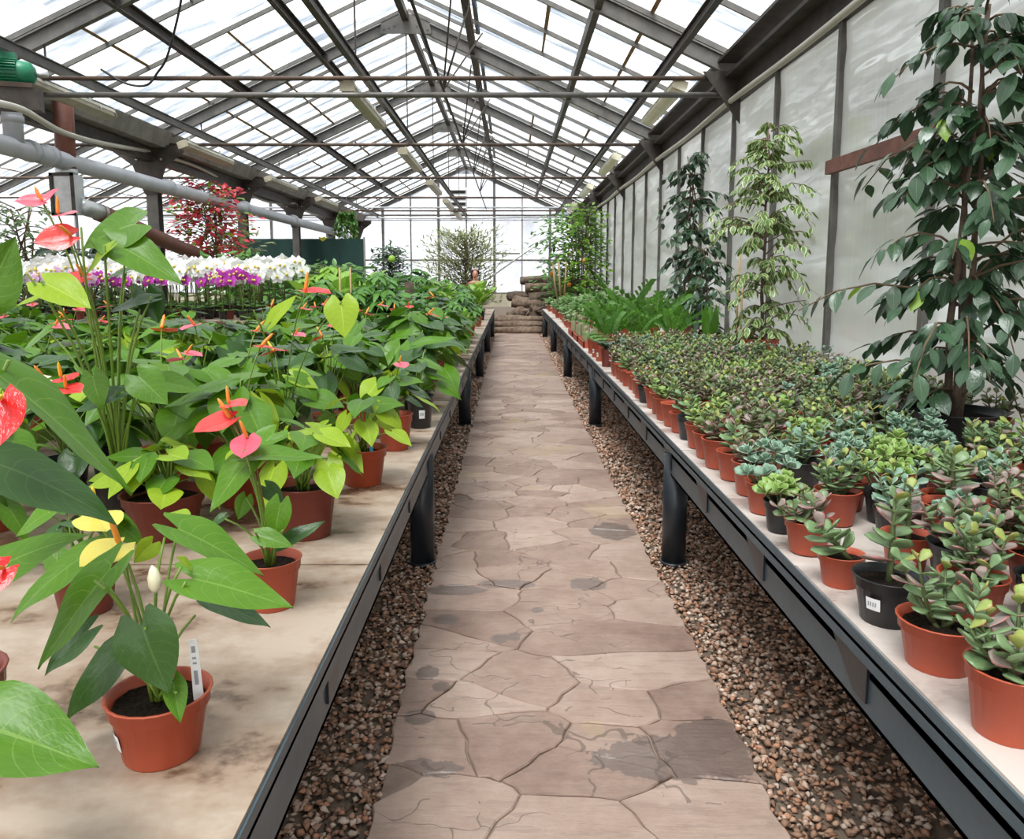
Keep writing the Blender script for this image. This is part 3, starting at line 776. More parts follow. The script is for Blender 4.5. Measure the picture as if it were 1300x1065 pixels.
# ================================================================== POTS
POTS = {}
def pot_mesh(R, h, mat):
    k = (round(R, 3), round(h, 3), mat)
    if k not in POTS:
        b = MB()
        b.lathe([(0, .004), (R * .66, .004), (R * .70, 0), (R * .73, .004), (R * .90, h * .76), (R * .96, h * .775), (R * .975, h * .97), (R * 1.02, h * .975), (R * 1.03, h * .99), (R * 1.01, h),
                 (R * .96, h * .995), (R * .92, h * .80), (R * .87, h * .76)], 22)
        me = b.mesh('pot', mat, True)
        s = MB(); r = random.Random(int(R * 1e4)); n = 14
        vs = [(0, 0, h * .83)]; fs = []
        for ring, rr in enumerate((.45, .88)):
            for j in range(n):
                a = 2 * PI * j / n; vs.append((R * rr * math.cos(a), R * rr * math.sin(a), h * (.82 + r.uniform(-.02, .03))))
        for j in range(n):
            fs.append((0, 1 + j, 1 + (j + 1) % n)); fs.append((1 + j, 1 + n + j, 1 + n + (j + 1) % n, 1 + (j + 1) % n))
        POTS[k] = (me, s.add(vs, fs).mesh('soil', 'soil', True))
    return POTS[k]
def add_pot(t, R, h, mat, sticker=None):
    pm, sm = pot_mesh(R, h, mat)
    p = obj('pot', pm, t); obj('soil', sm, t)
    if sticker is not None:       # small printed label on the side: (angle, height share)
        a, zz = sticker; vs = []; fs = []; wv = .30
        for i, q in enumerate((zz - .13, zz + .13)):
            rr = R * (.73 + .17 * q / .76) + .0016
            for j in range(4):
                an = a + wv * (j - 1.5) / 1.5 * .8; vs.append((rr * math.cos(an), rr * math.sin(an), h * q))
        fs = [(j, j + 1, j + 5, j + 4) for j in range(3)]
        s = MB().add(vs, fs).build('price_label', 'paper', p)
        b = MB()
        for q in range(4):
            an0 = a - .16 + .08 * q; rr = R * (.73 + .17 * zz / .76) + .0032
            b.add([(rr * math.cos(an0), rr * math.sin(an0), h * (zz - .04)), (rr * math.cos(an0 + .045), rr * math.sin(an0 + .045), h * (zz - .04)), (rr * math.cos(an0 + .045), rr * math.sin(an0 + .045), h * (zz + .05)), (rr * math.cos(an0), rr * math.sin(an0), h * (zz + .05))], [(0, 1, 2, 3)])
        b.build('label_print', 'print_grey', p)
    return p

# ================================================================== ANTHURIUMS
AL = {}
for m in ('anth_leaf', 'anth_dark', 'anth_light'):
    AL[m] = [blade_mesh('leaf', blade(HEART, .40, .26, f, d, .02, 10, 8, i), m) for i, (f, d) in enumerate(((.25, .12), (.05, .25), (.45, .05), (-.15, .30)))]
AS = {m: [blade_mesh('spathe', blade(SPATHE, .46, .28, f, d, .02, 8, 6, i), m) for i, (f, d) in enumerate(((.15, .02), (.4, -.06)))] for m in
      ('spathe_red', 'spathe_pink', 'spathe_coral', 'spathe_yellow', 'spathe_cream')}
def spadix_mesh(mat):
    return MB().tube([(0, 0, 0), (.15, 0, 0), (.5, 0, .02), (.85, 0, .03), (1, 0, .03)], [.07, .10, .10, .075, .02], 7).mesh('spadix', mat)
SPX = {m: spadix_mesh(m) for m in ('spadix_orange', 'spadix_yellow')}
def petiole(parent_t, a, c, r=.0028, side=None, mat='petiole', owner=None):
    a, c = Vector(a), Vector(c)
    mid = Vector(((a.x * .75 + c.x * .25), (a.y * .75 + c.y * .25), a.z + (c.z - a.z) * .72))
    if side: mid += Vector(side)
    b = MB().tube(bez(a, mid, c, 5), [r * 1.35, r * 1.2, r * 1.1, r, r, r * .9], 5)
    if owner is None: return b.build('petiole', mat, parent_t, True)
    o = b.build('petiole', mat, owner, True)
    o.matrix_basis = owner.matrix_basis.inverted()
    return o
def leaf_on(t, A, T, wr, up, mat, var=0, r=.0028, base=None, stalk=True, pm='petiole', side=None):
    """heart leaf with attach point A and tip T in the plant's own frame"""
    A, T = Vector(A), Vector(T); L = (T - A).length
    m = Matrix.Translation(A) @ frame(T - A, up) @ Matrix.Diagonal((L, L * wr / .8, L, 1))
    o = obj('leaf', AL[mat][var % 4], t, mat=m)
    if stalk: petiole(t, base, A, r, side, pm, o)
    return o
def flower_on(t, A, d, up, size, mat, base, spm='spadix_yellow', var=0, r=.0028, sp_dir=None, pm='petiole'):
    A = Vector(A)
    m = Matrix.Translation(A) @ frame(d, up) @ Matrix.Diagonal((size, size, size, 1))
    o = obj('spathe', AS[mat][var % 2], t, mat=m)
    sd = Vector(sp_dir) if sp_dir else (Vector(up) * .9 + Vector(d) * .35)
    m2 = Matrix.Translation(A + Vector(up).normalized() * .004) @ frame(sd, (0, 0, 1) if abs(sd.normalized().z) < .95 else (1, 0, 0)) @ Matrix.Diagonal((size * .62, size * .62, size * .62, 1))
    s = obj('spadix', SPX[spm], o, mat=o.matrix_basis.inverted() @ m2)
    petiole(t, base, A, r, None, pm, o)
    return o
def anthurium_auto(t, r, n, h0, hgt, spread, size, mats, nfl=1, fmat='spathe_red', light=.2):
    for i in range(n):
        az = 2.4 * i + r.uniform(-.5, .5); k = (i + .5) / n
        hh = h0 + hgt * (1 - .75 * k * k) * r.uniform(.8, 1.1); rad = spread * (.25 + .75 * k) * r.uniform(.75, 1.15)
        A = Vector((rad * math.cos(az), rad * math.sin(az), hh))
        dn = r.uniform(-1.25, -.05) if k > .35 else r.uniform(-.8, .3)
        az2 = az + r.uniform(-.5, .5)
        d = Vector((math.cos(az2), math.sin(az2), dn)).normalized(); L = size * r.uniform(.75, 1.2)
        mt = 'anth_light' if r.random() < light else r.choice(mats)
        leaf_on(t, A, A + d * L, r.uniform(.72, .92), (r.uniform(-.3, .3), r.uniform(-.5, .2), 1), mt, r.randrange(4), .0026, (r.uniform(-.02, .02), r.uniform(-.02, .02), h0 - .02))
    for i in range(nfl):
        az = r.uniform(0, 6.28); A = Vector((.4 * spread * math.cos(az), .4 * spread * math.sin(az), h0 + hgt * r.uniform(1.15, 1.45)))
        d = Vector((math.cos(az), math.sin(az) - .4, -.25)).normalized()
        flower_on(t, A, d, (d.x * .4, d.y * .4 - .2, 1), size * .62, fmat, (0, 0, h0 - .02), r.choice(['spadix_yellow', 'spadix_orange']), r.randrange(2))

# ---- the yellow one in front, pot, paper tag and all
def P(t, x, y, Y): return at(x, y, Y) - Vector(t.location)
t = thing('anthurium', (-.628, 1.32, BZ)); tag(t, 'anthurium with two yellow spathes, a cream bud and a white tag, nearest terracotta pot', 'potted plant')
p = add_pot(t, .089, .118, 'terracotta', (-2.45, .42))
bs = (0, 0, .10)
for (ax, ay, tx, ty, Ya, Yt, wr, up, mt, va) in [
    (180, 795, 211, 882, 1.24, 1.21, .92, (0, -1, .35), 'anth_dark', 0),
    (246, 735, 373, 762, 1.30, 1.30, .60, (.05, -.40, 1), 'anth_leaf', 0),
    (228, 672, 338, 722, 1.40, 1.40, .52, (.15, -.30, 1), 'anth_leaf', 0),
    (140, 722, 37, 845, 1.28, 1.19, .46, (-.35, -.8, .55), 'anth_leaf', 0),
    (112, 702, -4, 772, 1.42, 1.34, .55, (-.2, -.5, 1), 'anth_leaf', 1),
    (152, 828, 62, 912, 1.33, 1.29, .55, (-.3, -.7, .6), 'anth_dark', 1),
    (112, 800, 44, 852, 1.42, 1.38, .6, (-.3, -.7, .6), 'anth_dark', 1),
    (220, 866, 229, 918, 1.25, 1.22, .60, (.5, -.9, .3), 'anth_leaf', 2),
    (272, 764, 344, 790, 1.46, 1.44, .50, (0, -.3, 1), 'anth_dark', 0),
    (193, 690, 170, 715, 1.42, 1.40, .95, (.6, -.8, .3), 'anth_light', 2),
    (232, 655, 208, 650, 1.45, 1.47, .8, (0, -.3, 1), 'anth_light', 0),
    (240, 718, 226, 706, 1.30, 1.28, .9, (0, -.6, 1), 'anth_light', 0)]:
    leaf_on(t, P(t, ax, ay, Ya), P(t, tx, ty, Yt), wr, up, mt, va, .0026, bs)
A = P(t, 152, 692, 1.36); flower_on(t, A, (-.35, -.9, -.12), (.1, -.45, 1), .085, 'spathe_yellow', bs, 'spadix_orange', 0, sp_dir=(-.12, -.3, .9))
A = P(t, 121, 655, 1.46); flower_on(t, A, (.6, -.75, -.06), (0, -.12, 1), .095, 'spathe_yellow', bs, 'spadix_yellow', 0, sp_dir=(.05, -.2, 1))
bd = at(197, 752, 1.28) - Vector(t.location)
o = MB().tube([bd, bd + Vector((0, 0, .010)), bd + Vector((0, 0, .026)), bd + Vector((-.001, 0, .040)), bd + Vector((-.003, 0, .048))], [.004, .0105, .0115, .007, .001], 9).build('bud', 'bud_cream', t, True)
petiole(t, bs, bd, .0024, None, 'petiole', o)
tg = MB(); a0, a1 = P(t, 253, 893, 1.325), P(t, 244, 812, 1.335); dxv = Vector((.014, .004, 0)); th = Vector((0, .0012, 0))
vs = [a0 - dxv * .6, a0 + dxv * .6, a1 + dxv * .55, a1 - dxv * .45]
tg.add(list(vs) + [v + th for v in vs], [(0, 1, 2, 3), (7, 6, 5, 4)] + [(i, i + 4, (i + 1) % 4 + 4, (i + 1) % 4) for i in range(4)])
tgo = tg.build('plant_tag', 'paper', t)
pr = MB()
for k, (f0, f1) in enumerate(((.30, .52), (.62, .65), (.70, .73), (.80, .90))):
    c0, c1 = a0.lerp(a1, f0) - Vector((0, .0008, 0)), a0.lerp(a1, f1) - Vector((0, .0008, 0))
    pr.add([c0 - dxv * .22, c0 + dxv * .24, c1 + dxv * .24, c1 - dxv * .22], [(0, 1, 2, 3)])
pr.build('tag_print', 'print_grey', tgo)

# ---- the big red one at the left edge, half out of the picture
t = thing('anthurium', (-1.0, 1.30, BZ)); tag(t, 'large red anthurium with broad wet leaves reaching in at the left edge', 'potted plant')
add_pot(t, .10, .16, 'terracotta_dark')
bs = (0, 0, .13)
for (ax, ay, tx, ty, Ya, Yt, wr, up, mt, va) in [
    (-8, 472, 184, 612, 1.22, 1.30, .50, (.30, -.06, 1), 'anth_leaf', 0),
    (-6, 588, 158, 642, 1.12, 1.16, .55, (.1, -.50, 1), 'anth_dark', 1),
    (-40, 915, 123, 964, 1.00, .98, .70, (0, -.5, 1), 'anth_leaf', 0),
    (-30, 735, 92, 660, 1.16, 1.20, .62, (-.2, -.6, 1), 'anth_leaf', 1),
    (-60, 440, 42, 478, 1.45, 1.5, .7, (0, -.3, 1), 'anth_dark', 0),
    (-20, 380, 20, 300, 1.3, 1.32, .75, (.6, -.7, .2), 'anth_leaf', 2),
    (-90, 800, -10, 850, 1.1, 1.06, .8, (0, -.4, 1), 'anth_dark', 0)]:
    leaf_on(t, P(t, ax, ay, Ya), P(t, tx, ty, Yt), wr, up, mt, va, .0032, bs)
flower_on(t, P(t, 2, 505, 1.10), (.25, -.55, -.8), (.15, -1, .45), .075, 'spathe_red', bs, 'spadix_yellow', 0, sp_dir=(.5, -.8, .1), pm='petiole_red')
flower_on(t, P(t, 6, 722, 1.08), (-.5, -.6, -.4), (.15, -.8, .6), .06, 'spathe_red', bs, 'spadix_orange', 1, pm='petiole_red')

# ---- tall pink and coral one
t = thing('anthurium', (-1.33, 2.62, BZ)); tag(t, 'tall anthurium with pink and coral blooms and arching stems, dark pot', 'potted plant')
add_pot(t, .10, .17, 'black_plastic')
bs = (0, 0, .16)
for (ax, ay, tx, ty, Ya, Yt, wr, up, mt, va) in [
    (172, 284, 97, 304, 2.55, 2.50, .95, (.1, -.75, .65), 'anth_leaf', 1),
    (144, 308, 231, 353, 2.50, 2.46, .58, (.05, -.6, .8), 'anth_leaf', 0),
    (140, 314, 104, 347, 2.45, 2.42, .72, (-.5, -.6, .7), 'anth_light', 0),
    (58, 360, 114, 386, 2.35, 2.30, .75, (0, -.6, .9), 'anth_light', 0),
    (62, 372, 8, 382, 2.4, 2.4, .55, (0, -.4, 1), 'anth_light', 1),
    (192, 380, 134, 392, 2.55, 2.5, .7, (0, -.4, 1), 'anth_dark', 0),
    (186, 372, 202, 410, 2.6, 2.55, .8, (.5, -.8, .4), 'anth_dark', 2),
    (160, 345, 128, 352, 2.7, 2.7, .8, (0, -.4, 1), 'anth_dark', 0),
    (176, 478, 212, 512, 2.45, 2.42, .9, (0, -.85, .6), 'anth_leaf', 0),
    (118, 478, 126, 520, 2.45, 2.42, .8, (0, -.85, .5), 'anth_leaf', 1),
    (196, 484, 258, 492, 2.6, 2.6, .7, (0, -.5, 1), 'anth_leaf', 0),
    (150, 500, 90, 520, 2.5, 2.45, .7, (0, -.5, 1), 'anth_dark', 0),
    (60, 420, 20, 440, 2.6, 2.6, .8, (0, -.5, 1), 'anth_leaf', 1)]:
    leaf_on(t, P(t, ax, ay, Ya), P(t, tx, ty, Yt), wr, up, mt, va, .004, bs)
RP = .0030
flower_on(t, P(t, 54, 256, 2.45), (-.9, -.3, -.05), (.1, -.6, .75), .075, 'spathe_pink', bs, 'spadix_orange', 1, RP, sp_dir=(-.35, -.2, .9), pm='petiole')
flower_on(t, P(t, 54, 257, 2.46), (.75, .1, .55), (-.4, -.6, .6), .065, 'spathe_pink', bs, 'spadix_orange', 1, RP, sp_dir=(-.35, -.2, .9), pm='petiole')
flower_on(t, P(t, 74, 273, 2.42), (.8, -.5, .02), (0, -.35, 1), .085, 'spathe_pink', bs, 'spadix_orange', 0, RP, sp_dir=(.05, -.1, 1), pm='petiole')
flower_on(t, P(t, 90, 300, 2.40), (-.85, -.3, -.2), (.3, -.8, .5), .10, 'spathe_coral', bs, 'spadix_orange', 1, RP, pm='petiole')
flower_on(t, P(t, 108, 352, 2.5), (-.8, -.3, -.1), (.1, -.5, .8), .08, 'spathe_coral', bs, 'spadix_orange', 0, RP, pm='petiole')

# ---- pink trio
t = thing('anthurium', (-.622, 1.96, BZ)); tag(t, 'anthurium with three stacked coral-pink blooms in a small terracotta pot', 'potted plant')
p = add_pot(t, .079, .13, 'terracotta')
bs = (0, 0, .105)
for (ax, ay, tx, ty, Ya, Yt, wr, up, mt, va) in [
    (317, 582, 262, 646, 1.95, 1.86, .68, (-.35, -.75, .7), 'anth_leaf', 0),
    (318, 580, 414, 573, 1.93, 1.93, .42, (0, -.3, 1), 'anth_leaf', 0),
    (300, 575, 288, 602, 2.05, 2.02, .9, (-.3, -.7, .6), 'anth_light', 0),
    (312, 632, 302, 660, 2.0, 1.98, .8, (.3, -.9, .3), 'anth_leaf', 2),
    (356, 640, 345, 690, 1.9, 1.88, .7, (0, -.9, .4), 'anth_leaf', 0),
    (338, 618, 362, 640, 2.0, 1.98, .7, (.2, -.7, .6), 'anth_dark', 1),
    (360, 690, 412, 658, 1.92, 1.95, .40, (.2, -.5, .8), 'anth_dark', 0),
    (330, 680, 372, 692, 1.86, 1.85, .6, (0, -.7, .7), 'anth_leaf', 0),
    (285, 655, 265, 668, 1.95, 1.93, .7, (0, -.5, .9), 'anth_dark', 0)]:
    leaf_on(t, P(t, ax, ay, Ya), P(t, tx, ty, Yt), wr, up, mt, va, .0028, bs)
flower_on(t, P(t, 291, 514, 1.98), (.75, -.6, .02), (-.1, -.22, 1), .075, 'spathe_coral', bs, 'spadix_orange', 1, sp_dir=(-.08, -.1, 1), pm='petiole_red')
flower_on(t, P(t, 293, 532, 1.96), (-.8, -.45, -.30), (-.2, -.5, .85), .095, 'spathe_coral', bs, 'spadix_orange', 1, sp_dir=(-.4, -.2, .8), pm='petiole_red')
flower_on(t, P(t, 314, 556, 1.93), (.1, -.75, -.35), (.05, -.75, .65), .082, 'spathe_pink', bs, 'spadix_orange', 0, sp_dir=(-.2, -.4, .9), pm='petiole_red')

# ---- other near ones, each with a look of its own: (x, y, R, h, pot, leaves, hgt, spread, size, mats, nfl, fmat, light, label, sticker)
DARKMIX = ['anth_leaf', 'anth_leaf', 'anth_dark']
specs = [
    (-.68, 2.53, .110, .175, 'terracotta_dark', 20, .17, .19, .125, DARKMIX, 0, 'spathe_red', .35, 'leafy anthurium without blooms in a wide dark red pot', (-2.3, .55)),
    (-.61, 3.18, .102, .155, 'terracotta', 16, .20, .16, .13, ['anth_leaf'], 0, 'spathe_red', .55, 'pale green anthurium with drooping leaves over a wide terracotta pot', None),
    (-.575, 3.84, .092, .18, 'terracotta', 17, .20, .14, .13, DARKMIX, 1, 'spathe_pink', .1, 'anthurium with one small pink bloom in a terracotta pot by bench edge', None),
    (-.514, 4.42, .080, .185, 'black_plastic', 10, .20, .14, .13, DARKMIX, 0, 'spathe_red', .1, 'anthurium in a black pot with a white barcode label', (-1.3, .45)),
    (-1.143, 2.52, .132, .15, 'terracotta_dark', 24, .14, .16, .115, ['anth_leaf'], 0, 'spathe_red', .5, 'low anthurium in the widest brown pot, behind the yellow blooms', None),
    (-1.09, 1.93, .085, .14, 'terracotta_dark', 12, .13, .13, .09, DARKMIX, 0, 'spathe_red', .1, 'anthurium in a dark red pot with white label at the left', (-1.0, .6)),
    (-1.55, 2.15, .09, .15, 'black_plastic', 14, .19, .16, .12, DARKMIX, 1, 'spathe_pink', .1, 'anthurium in a black pot close to the left picture edge', None),
    (-.98, 3.35, .085, .15, 'terracotta', 14, .30, .17, .14, DARKMIX, 1, 'spathe_red', .2, 'anthurium with a red bloom held high over lime leaf', None),
    (-.92, 3.95, .085, .16, 'terracotta', 14, .33, .16, .15, ['anth_leaf', 'anth_dark'], 2, 'spathe_red', .2, 'anthurium with red blooms and big deep green leaves mid-bench', None)]
for i, (x, y, R, h, pm, n, hg, sp, sz, mats, nf, fm, lt, lab, st) in enumerate(specs):
    t = thing('anthurium', (x, y, BZ)); tag(t, lab, 'potted plant', 'anthuriums on the left bench')
    add_pot(t, R, h, pm, st); anthurium_auto(t, random.Random(40 + i), n, h, hg, sp, sz, mats, nf, fm, lt)
    if i == 7:
        leaf_on(t, P(t, 433, 384, 3.0), P(t, 437, 428, 2.95), .98, (0, -.9, .4), 'anth_light', 0, .003, (0, 0, h))
        leaf_on(t, P(t, 345, 408, 3.1), P(t, 374, 372, 3.1), .55, (-.5, -.7, .3), 'anth_light', 0, .003, (0, 0, h))
        flower_on(t, P(t, 388, 370, 3.1), (.9, -.4, -.12), (0, -.15, 1), .12, 'spathe_red', (0, 0, h), 'spadix_orange', 1, sp_dir=(.1, 0, 1))
    if i == 6:
        flower_on(t, P(t, 78, 480, 2.05), (.75, -.6, .05), (-.1, -.3, 1), .075, 'spathe_red', (0, 0, h), 'spadix_yellow', 0)
        flower_on(t, P(t, 84, 494, 2.0), (.8, -.5, -.1), (0, -.4, 1), .07, 'spathe_coral', (0, 0, h), 'spadix_orange', 1)
        flower_on(t, P(t, 56, 482, 2.05), (-.7, -.6, -.1), (.1, -.5, 1), .075, 'spathe_cream', (0, 0, h), 'spadix_orange', 0)
    if i == 1:
        b = MB().box(.045, -.085, .15, .058, -.078, .175).build('plant_tag', 'tag_blue', t)
        leaf_on(t, P(t, 432, 560, 3.1), P(t, 462, 598, 3.02), .62, (.4, -.75, .5), 'anth_light', 0, .003, (0, 0, h))
    if i == 3:
        leaf_on(t, P(t, 520, 472, 4.5), P(t, 552, 494, 4.4), .75, (0, -.7, .8), 'anth_leaf', 0, .003, (0, 0, h))
        leaf_on(t, P(t, 530, 438, 4.6), P(t, 580, 424, 4.6), .40, (0, -.5, 1), 'anth_leaf', 0, .003, (0, 0, h))
# ---- the rest of the crowd, copies of six plants
protos = []
for i, (n, hg, sp, sz, mats, nf, fm, lt) in enumerate([
    (20, .26, .21, .15, DARKMIX, 1, 'spathe_pink', .06), (21, .30, .21, .16, DARKMIX, 0, 'spathe_red', .18), (19, .22, .22, .15, ['anth_leaf'], 0, 'spathe_red', .22),
    (21, .34, .20, .15, DARKMIX, 0, 'spathe_coral', .04), (20, .24, .22, .16, ['anth_leaf', 'anth_dark'], 0, 'spathe_red', .04), (19, .28, .20, .15, ['anth_leaf'], 1, 'spathe_red', .14)]):
    t = thing('anthurium', (0, 0, BZ)); add_pot(t, .085, .15, ['terracotta', 'terracotta_dark', 'black_plastic', 'terracotta', 'black_plastic', 'terracotta'][i])
    anthurium_auto(t, random.Random(80 + i), n, .15, hg, sp, sz, mats, nf, fm, lt); protos.append(t)
taken = [(-.605, 1.345), (-1.0, 1.3), (-1.33, 2.62), (-.60, 2.0)] + [(s[0], s[1]) for s in specs]
spots = []
r = random.Random(5)
y = 1.75; rw = 0
while y < 8.3:
    x = -.66 if y > 4.8 else -.95; cl = 0 if y > 4.8 else 1
    while x > -5.15:
        if -2.95 < x < -2.45: x -= .37; cl += 1; continue
        px, py = x + r.uniform(-.06, .06), y + r.uniform(-.08, .08)
        if all((px - a) ** 2 + (py - b) ** 2 > .30 ** 2 for a, b in taken) and px > -.70 * py - .10 and (px > -2.6 or py > 2.5) and (px > -2.6 or py < 7.95):
            spots.append((px, py, rw, cl)); taken.append((px, py))
        x -= .37; cl += 1
    y += .40; rw += 1
used = [False] * 6
FLW = {0: 'with pink bloom', 1: 'with lime leaves', 2: 'with pale leaves', 3: 'tall leafy', 4: 'broad dark-leaved', 5: 'with red bloom'}
ROWY = sorted(set(s[2] for s in spots))
for i, (px, py, rw, cl) in enumerate(spots):
    k = r.randrange(6)
    o = protos[k] if not used[k] else copy_tree(protos[k]); used[k] = True
    o.location = (px, py, BZ); o.rotation_euler = (0, 0, r.uniform(0, 6.28)); s = r.uniform(.95, 1.25); o.scale = (s, s, s)
    tag(o, 'anthurium %s, %s row from the camera, %s in from the aisle' % (FLW[k], ORD[ROWY.index(rw)], ORD[cl]), 'potted plant', 'anthuriums crowding the left bench')
for k in range(6):
    if not used[k]:
        for ch in list(protos[k].children_recursive): bpy.data.objects.remove(ch)
        bpy.data.objects.remove(protos[k])

# ================================================================== SUCCULENTS on the right bench
JL = {}
for m in ('jade_leaf', 'jade_dark', 'jade_pink', 'jade_tip', 'jade_green', 'jade_blue'):
    JL[m] = MB().add(*thick_leaf(.36, .085)).mesh('leaf', m)
BLU = {m: MB().add(*thick_leaf(.36, .07, cup=.20)).mesh('leaf', m) for m in ('jade_blue', 'jade_green')}
def jade_frames(r, kind, h, spread):
    """stem polylines and leaf frames (matrix, material) of one small succulent"""
    stems, leaves = [], []
    if kind == 'rosette':
        heads = [(r.uniform(-.03, .03), r.uniform(-.03, .03), r.uniform(.45, 1.0)) for _ in range(4)] + [(spread * .75 * math.cos(a), spread * .75 * math.sin(a), r.uniform(.25, .7)) for a in [1.1 * k + r.uniform(-.3, .3) for k in range(6)]]
        for (x, y, k) in heads:
            top = Vector((x, y, h * k + .01)); base = Vector((x * .2, y * .2, -.01))
            stems.append((base, base.lerp(top, .5) + Vector((x * .2, y * .2, 0)), top))
            n = 9; ax = Vector((x * 2.5, y * 2.5, .12)).normalized()
            for i in range(n):
                a = 2.4 * i; e = -.15 + 1.25 * i / n
                d = Vector((math.cos(a) * math.cos(e), math.sin(a) * math.cos(e), math.sin(e)))
                d = (d + ax * .25).normalized(); L = (.040 - .018 * i / n) * r.uniform(.85, 1.15)
                leaves.append((Matrix.Translation(top - ax * .012 * (1 - i / n)) @ frame(d, ax) @ Matrix.Diagonal((L, L, L, 1)), 'B'))
        return stems, leaves
    ns = {'tree': 5, 'bushy': 7, 'single': 1}[kind]
    for s in range(ns):
        a = 2 * PI * s / max(ns, 1) + r.uniform(-.4, .4); rad = 0 if ns == 1 else spread * r.uniform(.35, .85)
        hh = h * r.uniform(.62, 1.05) if ns > 1 else h
        base = Vector((r.uniform(-.012, .012), r.uniform(-.012, .012), -.01)); top = Vector((rad * math.cos(a), rad * math.sin(a), hh))
        mid = base.lerp(top, .5) + Vector((.25 * rad * math.cos(a), .25 * rad * math.sin(a), 0))
        stems.append((base, mid, top)); npair = 5 if ns > 1 else 6
        for k in range(npair):
            f = .30 + .70 * k / (npair - 1); pt = base * (1 - f) ** 2 + mid * 2 * f * (1 - f) + top * f * f
            a2 = a + k * PI / 2 + r.uniform(-.25, .25)
            big = (.052 if ns == 1 else .040) * (1.1 - .42 * (k / (npair - 1)) ** 2)
            for sg in (0, PI):
                e = r.uniform(-.05, .55) + .5 * (k / (npair - 1)) ** 3
                d = Vector((math.cos(a2 + sg) * math.cos(e), math.sin(a2 + sg) * math.cos(e), math.sin(e))); L = big * r.uniform(.8, 1.2)
                leaves.append((Matrix.Translation(pt) @ frame(d, (r.uniform(-.5, .5), r.uniform(-.5, .5), 1)) @ Matrix.Diagonal((L, L, L, 1)), 'T' if k == npair - 1 and r.random() < .55 else ('P' if r.random() < .2 else 'L')))
    return stems, leaves
PAL = {'grey': dict(L='jade_leaf', P='jade_pink', T='jade_tip', B='jade_blue'), 'dark': dict(L='jade_dark', P='jade_pink', T='jade_tip', B='jade_green'),
       'pink': dict(L='jade_dark', P='jade_pink', T='jade_pink', B='jade_green'), 'green': dict(L='jade_green', P='jade_leaf', T='jade_tip', B='jade_green'), 'blue': dict(L='jade_blue', P='jade_leaf', T='jade_tip', B='jade_blue')}
def succulent(loc, R, h, pm, kind, pal, seed, detail, ph=.12, sticker=None, lean=None, big=1.2):
    r = random.Random(seed); t = thing('jade_plant', loc)
    add_pot(t, R, h, pm, sticker)
    stems, leaves = jade_frames(r, kind, ph, R * 1.05)
    z0 = Matrix.Translation((0, 0, h * .84)) @ Matrix.Diagonal((big, big, big * .92, 1))
    if lean: z0 = z0 @ Matrix.Rotation(lean[0], 4, 'Y') @ Matrix.Rotation(lean[1], 4, 'X')
    b = MB()
    for a, m, c in stems:
        pts = [z0 @ p for p in bez(a, m, c, 4)]; rr = .006 if kind != 'single' else .009
        b.tube(pts, [rr, rr * .9, rr * .75, rr * .6, rr * .4], 6)
    b.build('stem', 'jade_stem' if pal != 'dark' else 'jade_stem_brown', t, True)
    pp = PAL[pal]
    if detail:
        for mt, code in leaves:
            obj('leaf', (BLU[pp['B']] if code == 'B' else JL[pp[code]]), t, mat=z0 @ mt)
    else:
        mats = sorted(set(pp[c] for _, c in leaves)); f = MB()
        part = thick_leaf(.38, .085, 4, 6); partb = thick_leaf(.36, .07, 4, 6, .2)
        for mt, code in leaves: f.xadd(partb if code == 'B' else part, z0 @ mt, mats.index(pp[code]))
        f.build('foliage', mats, t, True, 'stuff')
    return t
G = 'succulents in rows on the right bench'
# front row, nearest first: (y, R, h, pot, kind, palette, plant height, label, sticker, lean)
front = [
    (1.38, .080, .135, 'terracotta', 'bushy', 'grey', .12, 'jade plant with pale flat leaves, nearest terracotta pot at the right corner', (-.6, .5), None),
    (1.64, .090, .110, 'terracotta', 'tree', 'grey', .135, 'bushy jade plant with yellow tips, second terracotta pot on right bench', None, None),
    (1.87, .086, .120, 'black_plastic', 'single', 'grey', .175, 'upright large-leaved jade plant in a black pot with white label', (-2.5, .5), None),
    (2.10, .064, .092, 'terracotta', 'single', 'grey', .09, 'small jade plant leaning left over a small terracotta pot', None, (-.55, .1)),
    (2.37, .074, .105, 'terracotta', 'tree', 'pink', .07, 'low succulent with reddish rosettes spilling over a terracotta rim', None, (-.2, .1)),
    (2.575, .062, .105, 'black_plastic', 'rosette', 'green', .07, 'lime green succulent in a small dark pot at the bench front', None, None),
    (2.79, .078, .115, 'terracotta', 'rosette', 'blue', .13, 'blue-green broad-leaved succulent spilling over a terracotta pot at bench front', None, None)]
for i, (y, R, h, pm, kd, pal, ph, lab, st, ln) in enumerate(front):
    t = succulent((BR + R + .012, y, BZ), R, h, pm, kd, pal, 300 + i, True, ph, st, ln, 1.3); tag(t, lab, 'potted plant', G)
rr = random.Random(17)
FDESC = ['slim grey-green jade plant', 'jade plant with dark bushy leaves', 'jade plant with pink edged leaves', 'bright green jade plant']
y = 3.03; i = 0
while y < 7.1:
    R = rr.choice([.068, .075, .082]); k = rr.choice([0, 0, 1, 1, 2, 3])
    t = succulent((BR + R + .015 + rr.uniform(0, .02), y, BZ), R, R * 1.62, 'black_plastic' if i in (5, 11) else 'terracotta', ['single', 'bushy', 'tree', 'tree'][k], ['grey', 'dark', 'pink', 'green'][k], 330 + i, y < 3.7, .12)
    tag(t, '%s, %s pot from the camera along the bench front' % (FDESC[k], ORD[i + 7]), 'potted plant', G)
    y += R * 2 + rr.uniform(.03, .07); i += 1
